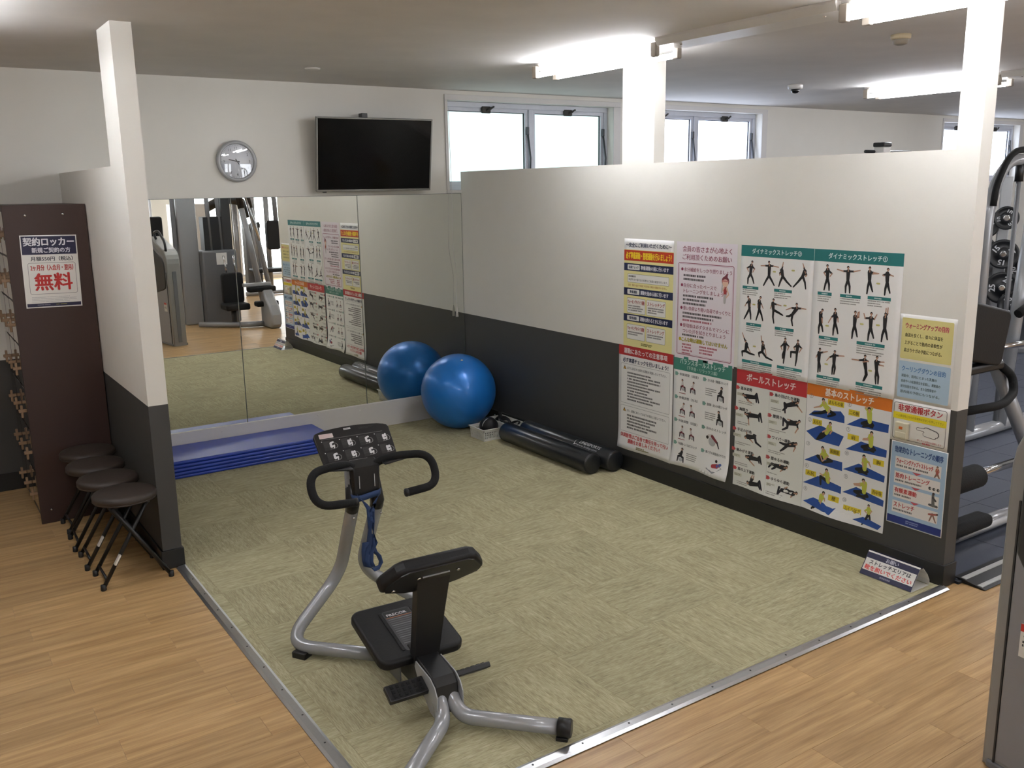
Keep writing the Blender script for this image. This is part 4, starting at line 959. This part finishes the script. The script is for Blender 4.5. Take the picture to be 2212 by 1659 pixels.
# seat machine just behind the partition end
sm = thing('pad_machine', 'black padded machine with curved handle just behind the partition end', 'exercise machine', (.85, -4.2, .014), 0)
Mpad = Matrix.Translation((-.02, .0, 1.12)) @ Matrix.Rotation(.22, 4, 'Y')
MB().prism(rrect(-.24, -.15, .21, .17, .045, 5), 'y', -.035, .035, bev=.015, seg=3, M=Mpad).build('back_pad', M_PAD, sm)
MB().prism(rrect(-.23, -.16, .245, .165, .045, 5), 'y', .03, .06, bev=.006, seg=2, M=Mpad).build('pad_shell', M_SILVER, sm)
MB().box((-.30, -.03, .91), (.20, .04, .96), bev=.015).build('pad_rail', M_BLACK, sm)
MB().tube(fillet([(.20, .0, .93), (.31, -.02, .86), (.27, -.06, .77), (.05, -.12, .74), (-.35, -.12, .76)], .1, 7), .024, 12).build('handle', M_RUB, sm)
MB().tube([(.20, .05, .98), (.95, .05, .04)], .042, 12).build('sloping_leg', M_SILVER, sm)
MB().tube(fillet([(-.28, .05, .05), (-.10, .05, .60), (-.06, .05, .95)], .15), .04, 12).build('front_leg', M_SILVERL, sm)
MB().lathe([(0, -.26), (.054, -.26), (.064, -.248), (.064, .248), (.054, .26), (0, .26)], 24, (-.52, -.18, .405), 'x').build('roll_pad', M_RUB, sm)
MB().box((-.55, -.25, .11), (-.17, -.14, .185), bev=.03, seg=3, M=None).build('foot_rest', M_RUB, sm)
MB().tube([(-.50, -.16, .405), (.40, -.10, .36)], .024, 10).build('roll_axle', M_STEEL, sm)
MB().tube([(-.5, -.10, .045), (.95, -.10, .045)], .045, 12).build('base_tube', M_SILVER, sm); MB().tube([(-.45, -.20, .10), (.4, -.20, .09)], .02, 10).build('foot_bar', M_SILVERL, sm)
# cable column whose top shows above the partition
cc = thing('cable_column', 'white post with a black cap rising just above the partition top', 'exercise machine', (2.27, -2.5, .014), 0)
MB().box((-.045, -.045, 0), (.045, .045, 2.225), bev=.008).build('post', M_TRIMW, cc)
MB().box((-.05, -.05, 2.225), (.05, .05, 2.258), bev=.008).build('cap', M_BLACK, cc)
MB().tube([(-.14, .05, 2.192), (.34, -.02, 2.188)], .011, 8).build('cross_bar', M_BLACK, cc)
MB().box((-.3, -.3, 0), (.3, .3, .05), bev=.01).build('base', M_GREY, cc)

# figure outlines on the posters (millimetres on the sheet)
FIG3 = [[86,96,80,116,75,164,49,132,59,151,104,134,93,154,58,191,57,222,91,188,103,218],[209,91,213,110,212,166,181,111,151,113,241,110,278,114,192,195,175,224,233,192,252,218],[291,149,301,130,309,162,306,107,310,84,291,149,288,158,294,193,285,221,338,190,371,214],[469,145,459,125,446,152,452,104,444,84,472,142,466,153,418,184,386,216,463,186,470,220],[65,301,74,318,78,366,52,340,43,355,84,337,84,354,57,403,40,431,87,400,90,428],[158,296,149,317,151,362,168,335,180,356,139,337,140,357,142,394,130,429,169,394,180,427],[253,301,249,321,254,357,277,324,309,328,239,336,233,351,253,399,261,432,294,370,322,381],[416,311,418,332,390,368,381,333,344,348,447,330,480,331,385,402,393,431,367,381,348,383],[57,563,66,579,60,621,45,544,31,516,82,603,98,624,34,627,38,654,91,631,128,635],[189,554,191,571,186,609,179,544,174,516,207,592,217,625,161,619,166,641,216,637,262,648],[349,514,348,533,347,578,320,560,330,578,377,552,368,573,335,605,335,625,346,615,343,652],[437,514,437,533,433,578,411,553,418,566,464,551,449,575,392,581,392,611,432,617,427,654]]
CAP3 = [[19,236,138,235],[253,236,378,234],[57,450,169,448],[270,451,403,445],[36,672,260,668],[298,670,474,666]]
ARW3 = [[249,141,380,126,110,340,335,325,126,585]]
FIG4 = [[87,87,90,107,91,151,68,124,79,139,118,126,107,141,80,183,73,215,103,184,105,215],[216,88,218,107,218,152,187,108,150,101,252,106,289,98,207,186,208,219,231,185,233,218],[345,83,345,102,347,145,367,104,398,107,364,110,392,108,339,179,336,213,358,175,368,200],[449,84,446,104,448,145,423,113,429,117,464,110,481,114,440,180,438,211,458,174,467,199],[71,326,61,343,61,391,72,369,75,392,69,369,74,395,53,421,54,452,73,414,80,440],[152,315,153,336,154,383,131,357,113,388,171,358,174,378,147,418,146,451,168,413,176,440],[276,316,276,339,275,385,287,345,293,314,297,339,299,311,266,420,264,454,286,412,295,442],[371,314,370,336,371,382,336,340,327,316,390,339,403,315,362,418,360,452,382,411,392,437],[452,308,451,325,452,377,452,303,453,278,463,302,464,274,441,414,438,449,463,406,471,435],[69,540,65,560,65,606,91,553,118,545,51,578,46,587,64,633,64,666,75,631,77,661],[165,540,163,559,163,602,133,574,116,595,191,558,224,555,156,630,155,663,171,627,167,661],[351,538,349,558,359,604,315,564,273,564,370,561,339,570,361,634,348,668,367,633,354,664],[421,535,418,556,422,599,441,555,463,552,437,571,462,572,419,635,423,671,435,633,436,669]]
CAP4 = [[33,227,123,226],[176,228,301,224],[342,224,475,221],[56,464,178,461],[294,464,459,457],[57,680,205,674],[304,680,463,674]]
ARW4 = [[398,157,106,406,318,373,412,368,114,615,385,609]]
FIG8 = [[57,161,76,166,145,160,93,189,122,197,89,180,101,184,158,138,175,187,152,149,158,187],[78,272,98,276,179,270,103,301,109,336,117,259,113,254,190,251,205,300,179,267,184,298],[86,417,100,410,157,401,95,395,91,383,126,424,143,437,167,432,205,449,149,390,165,390],[98,537,115,536,185,533,128,556,162,578,147,515,155,510,200,513,214,555,193,531,198,552],[119,693,139,694,201,684,146,655,153,640,162,658,166,640,212,661,235,708,205,683,222,705],[456,134,442,143,380,164,461,158,489,183,419,135,419,129,364,154,371,209,377,177,355,197],[474,241,456,254,394,267,466,283,449,312,407,246,392,243,362,246,361,287,391,293,358,312],[460,375,445,381,401,395,454,398,444,422,416,388,423,386,371,395,344,392,372,423,350,441],[401,528,383,536,317,536,368,552,357,565,351,528,355,523,293,532,271,557,317,549,295,564],[481,663,459,669,379,669,449,688,446,696,401,653,416,643,359,658,353,699,371,674,357,697]]
TAG8 = [[11,121],[6,250],[-4,378],[-5,506],[11,624],[268,118],[261,245],[263,373],[261,498],[270,622]]
FIG9 = [[110,88,116,107,146,140,90,127,52,140,156,126,141,159,96,162,43,175,188,152,145,173],[163,211,159,230,141,266,174,250,165,267,143,248,116,266,107,280,81,316,115,296,84,315],[123,358,131,375,140,409,111,401,124,431,160,395,127,430,91,409,121,435,186,416,128,439],[157,478,160,496,170,539,133,512,115,504,179,518,177,537,119,521,122,567,177,540,160,548],[147,612,137,631,132,660,156,641,160,652,132,654,137,684,105,684,78,716,123,682,89,710],[396,85,398,102,404,149,374,81,392,72,414,73,398,71,358,167,422,177,424,165,365,183],[420,209,416,227,420,275,399,242,373,248,402,247,371,254,367,293,438,305,444,293,381,307],[384,344,388,361,392,410,415,369,426,389,377,378,382,400,341,422,407,435,409,420,358,436],[390,475,398,490,398,537,369,498,334,507,370,507,338,512,340,547,407,573,419,555,355,570],[432,604,433,619,435,645,412,637,423,646,451,629,445,643,422,679,402,715,443,667,449,695]]
MAT9 = [[18,188,53,157,224,129,249,152,251,190],[7,283,97,232,252,263,226,324,71,320],[5,451,80,407,253,407,255,456],[4,584,102,523,256,546,256,588],[13,691,81,653,238,670,203,720],[265,193,349,140,515,143,515,187],[268,328,359,266,514,279,513,319],[259,443,355,389,513,419,511,454],[265,571,348,521,517,551,515,585],[345,702,408,671,515,692,495,719]]
LAB9 = [[139,91,243,71],[46,219,109,206],[168,362,235,346],[17,519,88,501],[179,625,249,605],[273,122,341,109],[276,255,345,240],[439,356,503,340],[441,521,507,503],[281,653,390,622]]
NUM9 = [[30,77],[27,214],[24,351],[23,481],[23,615],[277,81],[277,217],[278,349],[281,479],[283,610]]

# ================================================================== POSTERS ON THE PARTITION
TEAL, NAVY, RED, GREEN, ORNG = '#1f6f6e', '#1a2347', '#b22c2c', '#3f7f70', '#cf7226'
def lift(u, v, w, h, a, ph):
    """gap between sheet and wall: lower edge curls and the sides wave a little"""
    t = max(0.0, (v-(h-170))/170.0)
    return a*(t*t*(0.55+0.45*math.sin(u/w*2*PI+ph))) + 0.0006
def poster(name, label, left, top, w, h, curl=0.0, ph=0.0, paper=None, cat='poster', group='posters on the partition', off=0.0):
    root = thing(name, label, cat, (0, left, top), 0, group)
    def fn(u, v, l): return Vector((-.0012-off-lift(u, v, w, h, curl, ph)-.00030*l, -u/1000.0, -v/1000.0))
    nx, ny = max(2, int(w/30)), max(2, int(h/30)); bm = bmesh.new(); g = []
    for d in (0, 1):
        g.append([[bm.verts.new(fn(w*i/nx, h*j/ny, 0) + Vector((.0006*d, 0, 0))) for i in range(nx+1)] for j in range(ny+1)])
    for d in (0, 1):
        for j in range(ny):
            for i in range(nx):
                q = (g[d][j][i], g[d][j][i+1], g[d][j+1][i+1], g[d][j+1][i]); bm.faces.new(q if d else q[::-1]).smooth = True
    rim = [(0, i) for i in range(nx+1)] + [(j, nx) for j in range(1, ny+1)] + [(ny, i) for i in range(nx-1, -1, -1)] + [(j, 0) for j in range(ny-1, 0, -1)]
    for k in range(len(rim)):
        (j0, i0), (j1, i1) = rim[k], rim[(k+1) % len(rim)]; bm.faces.new((g[0][j0][i0], g[0][j1][i1], g[1][j1][i1], g[1][j0][i0]))
    me = bpy.data.meshes.new('sheet'); bm.to_mesh(me); bm.free(); me.materials.append(paper or M_PAPER)
    o = bpy.data.objects.new('sheet', me); COL.objects.link(o); o.parent = root
    return root, Print(fn)

# upper row -----------------------------------------------------------------
W, H = 478, 730
root, p = poster('wall_poster', 'yellow safety poster with red and navy bands, top left of the poster wall', -2.146, 1.632, W, H)
p.rect(0, 72, W, H, '#ece39f', 1); p.text('～安全にご利用いただくために～', W/2, 26, 30, NAVY, 440, 'c', .03)
p.rect(0, 76, W, 146, '#b8341f', 2); p.text('必ず準備運動・整理運動を行いましょう！', W/2, 88, 46, '#f0cf2b', 440, 'c', .035)
for y, a, b_ in ((164, '体調チェック', '準備運動の前に行います'), (330, '準備運動', '運動を始める前に行います'), (508, '整理運動', '運動を終わるときに行います')):
    p.rect(0, y, W, y+50, NAVY, 2); p.rr(36, y+8, 158, y+42, 6, '#e9e7e4', 3); p.text(a, 97, y+15, 20, NAVY, 96 if len(a) > 4 else 74, 'c', .03, 4); p.text(b_, 168, y+11, 28, '#e9e7ec', 268, 'l', .03, 3)
p.rr(36, 234, 440, 292, 7, '#8d8a80', 2); p.rr(38, 236, 438, 290, 6, '#efece6', 3); p.fine(48, 244, 110, 1, 14, '#77736f', 12, 4); p.text('体調不良や寝不足の有無など体調の確認を行います。', 48, 264, 16, '#5d5a5a', 380, 'l', .01, 4); p.text('注意：普段の血圧や体調に不安がある場合の運動は行いません。', 42, 302, 15, '#b0702c', 380, 'l', .01, 3)
for y in (396, 576):
    for x, tt in ((34, 'ウォーキングやバイク運動'), (230, 'ストレッチング')):
        p.rr(x, y, x+184, y+104, 8, '#8d8a80', 2); p.rr(x+2, y+2, x+182, y+102, 7, '#efece6', 3); p.text(tt, x+92, y+14, 27, '#a8433f', 166, 'c', .025, 4); p.fine(x+14, y+50, 150, 3 if y < 500 else 2, 15, '#7b7876', 9, 4, seed=x+y)
p.fine(180, 696, 110, 2, 10, '#77722f', 8, 2)
p.build('print', root)

W, H = 508, 742
root, p = poster('wall_poster', 'pale pink poster of member requests with maroon headings', -2.650, 1.632, W, H)
p.rect(0, 0, W, H, '#efe6eb', 1); MR = '#8f3350'
p.text('会員の皆さまが心地よく', W/2+6, 26, 36, MR, 410, 'c', .015); p.text('ご利用頂くためのお願い', W/2+6, 76, 36, MR, 410, 'c', .015)
p.frame(18, 130, W-20, H-26, 14, 4, MR, 2); p.frame(26, 138, W-28, H-34, 10, 1.5, '#b58a9c', 2)
def bullet(y, lines, hh=26):
    p.disc(54, y+13, 10, MR, 2)
    for k, t in enumerate(lines): p.text(t, 70, y+k*34, hh, MR, min(400, 28*len(t)), 'l', .02)
bullet(158, ['水分補給をしっかり摂りましょう']); p.fine(66, 202, 190, 2, 24, '#514a4d', 13)
bullet(258, ['自分に合ったペースで', 'トレーニングをしましょう']); p.fine(66, 330, 330, 2, 24, '#514a4d', 13); p.fine(66, 378, 230, 1, 24, '#514a4d', 13)
bullet(402, ['重い負荷より軽い負荷でゆっくりと']); p.fine(66, 440, 330, 2, 23, '#514a4d', 13); p.fine(66, 486, 390, 1, 22, '#b0596a', 12)
bullet(512, ['使用後は必ずタオルでマシンに', 'ついた汗を拭きとりましょう']); p.fine(66, 580, 290, 1, 22, '#514a4d', 12)
p.disc(48, 616, 12, '#c9b32a', 2); p.text('こんな時は運動してはいけません', 62, 602, 28, '#5f5a1c', 390, 'l', .05, 3); p.text('こんな時は運動してはいけません', 62, 602, 28, '#d6c12f', 390, 'l', .0, 4)
for k in range(4): p.fine(66, 642+k*19, 130, 1, 18, '#b0596a', 11, seed=k); p.fine(220, 642+k*19, 180 if k < 3 else 0, 1, 18, '#b0596a', 11, seed=k+9)
# small drawing of a woman in a red top
p.seg((420, 262), (420, 310), 15, 12, '#a23a3a', 3); p.seg((420, 312), (418, 350), 13, 9, '#bdb7b6', 3); p.seg((410, 262), (392, 290), 6, 5, '#dcb9a4', 3); p.seg((392, 290), (398, 235), 5, 5, '#bdb7b6', 3); p.seg((432, 264), (448, 300), 6, 5, '#dcb9a4', 3); p.seg((448, 300), (430, 320), 5, 4, '#dcb9a4', 3)
p.disc(420, 222, 30, '#7a3540', 3); p.disc(420, 234, 24, '#e6c3ac', 4); p.poly([(394, 226), (446, 226), (444, 217), (396, 217)], '#c97f78', 5); p.seg((425, 196), (432, 184), 11, 7, '#7a3540', 3)
p.build('print', root)

def dynamic(label, left, num, figs, caps, arrows, w):
    root, p = poster('wall_poster', label, left, 1.632, w, 736, .004, num)
    p.rect(0, 0, w, 64, TEAL, 1); p.text('ダイナミックストレッチ' + ('②' if num == 2 else '①'), w/2, 17, 30, '#dfe8e5', 350, 'c', .03)
    for J in figs: p.person(J, .98)
    for a in caps:
        x0, y0, x1 = a[0], a[1], a[2]; p.rect(x0, y0, x1, y0+17, '#2b7a78', 2); p.fine(x0+(x1-x0)*.3, y0+5, (x1-x0)*.45, 1, 10, '#cfe0dc', 7, 3); p.fine(x0+2, y0+22, x1-x0-6, 3 if x1-x0 < 150 else 4, 12, '#8c8884', 5, 2, seed=x0)
    for k in range(0, len(arrows[0]), 2):
        x, y = arrows[0][k:k+2]; p.seg((x-7, y), (x+7, y), 4.5, 4.5, '#c9c27a', 2)
    p.build('print', root)
dynamic('teal-headed dynamic stretching poster next to the pink poster, figures in black', -3.187, 2, FIG3, CAP3, ARW3, 515)
dynamic('teal-headed dynamic stretching poster directly above the orange-headed one', -3.704, 1, FIG4, CAP4, ARW4, 532)

W, H = 300, 432
root, p = poster('wall_poster', 'laminated yellow and blue notice on warming up and cooling down', -4.238, 1.338, W, H, .0, 1.0, M_LAM)
p.rr(14, 18, W-16, 222, 6, '#e0d58f', 1); p.rr(12, 234, W-14, H-12, 6, '#b3cadb', 1)
p.text('ウォーミングアップの目的', 34, 42, 27, '#c04a63', 226, 'l', .03, 2)
for k, t in enumerate(('血流を良くし、徐々に体温を', '上がることで筋肉の柔軟性が', '高まりケガの予防につながる。')): p.text(t, 34, 92+k*38, 20, '#3e3a2c', 200, 'l', .02, 2)
p.text('クーリングダウンの目的', 30, 258, 27, '#5b83b8', 232, 'l', .03, 2)
for k, t in enumerate(('運動中、筋肉にたまった乳酸の', '血液中への拡散排出を促進し、運動後の', '疲労回復を早める。また急性障害や', '筋肉痛の予防にもつながる。')): p.text(t, 30, 300+k*27, 15, '#3d4a4e', 190+20*(k % 2), 'l', .015, 2)
p.build('print', root)

# lower row -----------------------------------------------------------------
W, H = 540, 735
root, p = poster('wall_poster', 'white poster of exercise cautions with a red heading, bottom left', -2.100, .902, W, H, .018, .3)
p.rect(0, 0, W, 68, RED, 1); p.text('運動にあたっての注意事項', W/2, 16, 38, '#eae3e2', 430, 'c', .03); p.text('必ず体調チェックを行いましょう！', W/2, 84, 32, NAVY, 450, 'c', .03)
def warn(x, y):
    p.poly([(x-16, y+28), (x+16, y+28), (x, y)], '#4a3a1c', 2); p.poly([(x-13, y+26), (x+13, y+26), (x, y+5)], '#cf9a35', 3); p.seg((x, y+11), (x, y+19), 2, 1.4, '#3a2c14', 4)
p.frame(24, 126, W-26, 408, 10, 2, '#9a9795', 2); warn(64, 138); p.text('以下に該当する場合は運動を実施しないで下さい。', 90, 146, 18, '#3d3a3b', 390, 'l', .01); p.fine(92, 182, 330, 10, 21, '#5d5a5a', 11)
p.frame(24, 424, W-26, 612, 10, 2, '#9a9795', 2); warn(64, 438); p.text('また、運動にあたっては以下の項目に注意して下さい。', 90, 448, 18, '#3d3a3b', 390, 'l', .01); p.fine(92, 484, 300, 5, 22, '#5d5a5a', 12)
p.text('体調管理はご自身で責任を持って行い', W/2, 622, 30, '#c23a3c', 480, 'c', .03); p.text('運動をお楽しみください！', W/2, 658, 30, '#c23a3c', 320, 'c', .03); p.fine(200, 700, 140, 2, 10, '#77722f', 8, 2)
p.build('print', root)

W, H = 500, 728
root, p = poster('wall_poster', 'balance ball stretching poster with a green heading, curling at the bottom', -2.648, .904, W, H, .034, 2.4)
p.rect(0, 0, W, 92, GREEN, 1); p.text('バランスボールストレッチ', W/2, 14, 36, '#d9e4de', 390, 'c', .02); p.text('（下半身・リラックス編）', W/2, 56, 26, '#c8dad2', 260, 'c', .01)
names = ('骨盤調整（前後）', '太もも裏・背筋部ストレッチ', '骨盤調整（左右）', '股関節・太ももの横ストレッチ', '骨盤調整（回旋）', '背中のストレッチ', 'すね運動・ふくらはぎストレッチ', '腕と手の運動感のやり方')
def sitter(x, y, s=1.0, dark=False, lean=0):
    p.disc(x+4*s, y+16*s, 17*s, '#b6b8b8', 2); p.disc(x-1*s, y+11*s, 7*s, '#cfd1d0', 3)
    t = '#262426' if dark else '#d8d3d0'; p.seg((x+lean*s, y-24*s), (x, y), 9*s, 9*s, t, 4); p.seg((x, y), (x-17*s, y+6*s), 7*s, 6*s, '#221f22' if dark else '#7c3038', 4); p.seg((x-17*s, y+6*s), (x-20*s, y+32*s), 5*s, 4*s, '#2b272a', 4); p.seg((x, y+2*s), (x+20*s, y+8*s), 7*s, 5*s, '#221f22' if dark else '#7c3038', 3); p.seg((x+20*s, y+8*s), (x+22*s, y+34*s), 5*s, 4*s, '#2b272a', 3)
    p.disc(x+lean*1.3*s, y-40*s, 8.5*s, '#241d1b', 5); p.disc(x+lean*1.3*s-2*s, y-37*s, 6*s, '#c39a82', 6); p.seg((x+lean*s, y-22*s), (x-14*s, y-8*s), 4*s, 3*s, t, 5)
for k, nm in enumerate(names):
    r_, c_ = k//2, k % 2; x, y = 14+c_*248, 106+r_*154
    p.rr(x, y, x+22, y+24, 4, '#7fa79a', 2); p.poly([(x+20, y+2), (x+32, y+12), (x+20, y+22)], '#7fa79a', 2); p.text(nm, x+40, y+3, 18, '#3a3838', min(170, 21*len(nm)), 'l', .015)
    if c_ == 0 and r_ < 3:
        sitter(x+72, y+88, .95, False, (-4, 10, 3)[r_]); sitter(x+160, y+90, .95, False, (6, -8, -6)[r_])
        p.seg((x+40, y+136), (x+96, y+136), 2, 2, '#a34448', 3)
    elif k == 5: p.disc(x+92, y+92, 30, '#b6b8b8', 2); p.seg((x+62, y+60), (x+92, y+58), 10, 13, '#d8d3d0', 4); p.seg((x+92, y+58), (x+135, y+92), 11, 8, '#7c3038', 4); p.seg((x+135, y+92), (x+150, y+125), 6, 4, '#2b272a', 4); p.disc(x+52, y+70, 11, '#241d1b', 4)
    elif k == 7: p.poly([(x+50, y+118), (x+120, y+138), (x+190, y+92), (x+150, y+74)], '#8f9193', 2); p.seg((x+110, y+92), (x+150, y+84), 12, 14, '#a23b40', 3); p.seg((x+150, y+84), (x+176, y+70), 10, 8, '#3a5a9c', 3); p.disc(x+138, y+56, 10, '#241d1b', 3)
    else: sitter(x+(150 if r_ < 2 else 70), y+92, 1.15, True, (6, -6, 0, 8)[r_]); p.fine(x+(24 if r_ < 2 else 120), y+64, 90, 4, 13, '#8c8986', 6, 2, seed=k)
p.build('print', root)

W, H = 515, 732
root, p = poster('wall_poster', 'ball stretching poster with a bright red heading and figures lying down', -3.187, .904, W, H, .022, 4.2)
p.rect(0, 0, W, H, '#e6e6df', 1); p.rect(0, 0, W, 96, '#b53338', 2); p.text('ボールストレッチ', W/2, 26, 46, '#eaddda', 360, 'c', .03)
nm8 = ('基本姿勢', '胸開き', '手足の対角', '歯みがき運動', '膝の上下運動', '鳥の羽ばたき運動', '腰開き', 'ワイパー運動', '膝ゆるめ運動', 'ゆらゆら運動')
for k, (J, T) in enumerate(zip(FIG8, TAG8)):
    x, y = T; p.rr(x-14, y-11, x+6, y+11, 3, '#bd4a4c', 2); p.poly([(x+5, y-11), (x+17, y), (x+5, y+11)], '#bd4a4c', 2); p.text(nm8[k], x+24, y-10, 20, '#33302f', 22*len(nm8[k]), 'l', .03)
    p.person(J, 1.2, '#1e1d22', '#232129'); p.fine(x+(10 if k < 5 else 0), y+78, 120, 2, 11, '#9b9892', 5, 2, seed=k); p.rr(x-6, y+28, x+56, y+48, 3, '#d3d3c2', 2); p.fine(x, y+33, 48, 2, 7, '#8b8878', 4, 3, seed=k)
p.rect(253, 100, 255, H-6, '#c9c9c2', 2)
p.build('print', root)

W, H = 526, 730
root, p = poster('wall_poster', 'basic stretching poster with an orange heading and blue mats', -3.704, .904, W, H, .026, 5.2)
p.rect(0, 0, W, H, '#eeecea', 1); p.rect(0, 0, W, 74, ORNG, 2); p.text('基本のストレッチ', W/2+6, 18, 42, '#efe4da', 300, 'c', .03)
lb9 = ('太ももの裏', '太もも', '股関節', 'お尻', '腰', '二の腕', '肩', '胸', '背中等', 'ふくらはぎ')
for k in range(10):
    q = MAT9[k]; p.poly([(q[i], q[i+1]) for i in range(0, len(q), 2)][::-1], '#234a93', 2); p.person(FIG9[k], 1.3 if k != 9 else .95, '#b9bd4a', '#141416', '#c79c82', '#14100e', 3)
    a = LAB9[k]; p.rect(a[0], a[1]-16, a[2], a[1]+16, '#d9c334', 2); p.text(lb9[k], (a[0]+a[2])/2, a[1]-11, 22, '#4a3c10', min(a[2]-a[0]-12, 24*len(lb9[k])), 'c', .02, 3); p.text('①②③④⑤⑥⑦⑧⑨⑩'[k], NUM9[k][0], NUM9[k][1]-12, 24, '#6a6867', None, 'c', .0, 3)
p.build('print', root)

W, H = 312, 212
root, p = poster('wall_sign', 'white emergency call button sign with red heading and pointing hand', -4.228, .902, W, H, 0, 0, M_LAM, 'sign', None)
p.frame(12, 12, W-14, H-12, 12, 3, '#6d6966', 1); p.text('非常通報ボタン', W/2, 18, 36, '#b5333a', 236, 'c', .03); p.rect(12, 62, W-14, 96, '#e6d430', 2); p.text('一人練習時こちらの非常時はボタンを押して下さい', W/2, 72, 14, '#8d7f20', 256, 'c', .0, 3)
for a, b_, t in (((150, 128), (196, 128), 8), ((196, 128), (248, 140), 17), ((190, 148), (240, 152), 12)): p.seg(a, b_, t, t*1.05, '#55514f', 2)
for a, b_, t in (((150, 128), (196, 128), 5.5), ((196, 129), (246, 141), 14), ((190, 148), (238, 152), 9.5)): p.seg(a, b_, t, t*1.05, '#e2dfd8', 3)
p.text('押している間のみ通報します', 216, 180, 11, '#b5444a', 130, 'c', .0); p.fine(180, 194, 70, 1, 12, '#b5444a', 7)
p.build('print', root)
bt = thing('emergency_button', 'cream plastic emergency button box mounted on the white sign', 'button', (-.004, -4.302, .752))
MB().box((-.024, -.034, -.042), (0, .034, .042), bev=.004).build('housing', mat('cream_plastic', '#d9d2b8', .4), bt)
MB().box((-.027, -.028, -.036), (-.022, .028, -.006), bev=.003).build('cover', mat('cream_plastic', '#d9d2b8', .4), bt)
MB().box((-.0265, -.010, .008), (-.0235, .010, .022), bev=.001, seg=1).build('push_key', mat('orange_button', '#cf6a2d', .4), bt)

W, H = 306, 438
root, p = poster('wall_poster', 'pale blue poster of the training order with four white boxes', -4.242, .688, W, H, .0, .5)
p.rect(4, 4, W-4, H-4, '#a9c3da', 1); p.rect(4, H-44, W-4, H-6, '#23327a', 2); p.fine(110, H-34, 76, 2, 10, '#8f9ac6', 6, 3)
p.text('効果的なトレーニングの順序', W/2, 24, 34, '#2b4a84', 262, 'c', .025)
for k, (t, wv) in enumerate((('ウォーミングアップ＋ストレッチ', 200), ('筋肉トレーニング', 186), ('有酸素運動', 122), ('ストレッチ', 116))):
    y = 78+k*78; p.rect(28, y, W-28, y+62, '#ebe6e2', 2); p.text(t, 36, y+8, 26, '#b93b3e', wv, 'l', .03, 3); p.fine(36, y+42, 190 if k < 2 else 140, 1, 12, '#6d6a69', 9, 3, seed=k)
    if k < 3: p.poly([(126, y+64), (150, y+78), (174, y+64)], '#c4525a', 3)
    if k == 0: p.person([258, y+8, 258, y+20, 258, y+40, 250, y+24, 248, y+30, 266, y+24, 268, y+30, 252, y+50, 246, y+60, 264, y+50, 270, y+60], .75, '#a35a4e', '#8c6a5c', '#c79c82', '#3a2a22', 3)
    if k == 1:
        for q in range(3): p.disc(226+q*22, y+44, 8, '#4a4848', 3); p.disc(230+q*22, y+44, 4, '#a5a2a0', 4)
    if k == 2: p.seg((230, y+50), (270, y+52), 6, 6, '#5a5858', 3); p.seg((250, y+50), (246, y-2), 9, 7, '#6a6866', 3); p.seg((246, y+10), (262, y+24), 6, 5, '#4c4a4a', 4); p.disc(248, y-10, 7, '#4a4240', 4)
    if k == 3: p.seg((250, y+16), (236, y+56), 5, 3, '#8c6a5c', 3); p.seg((250, y+16), (270, y+56), 5, 3, '#8c6a5c', 3); p.seg((232, y+22), (272, y+14), 5, 5, '#a35a4e', 4); p.disc(276, y+12, 5, '#3a2a22', 4)
p.build('print', root)
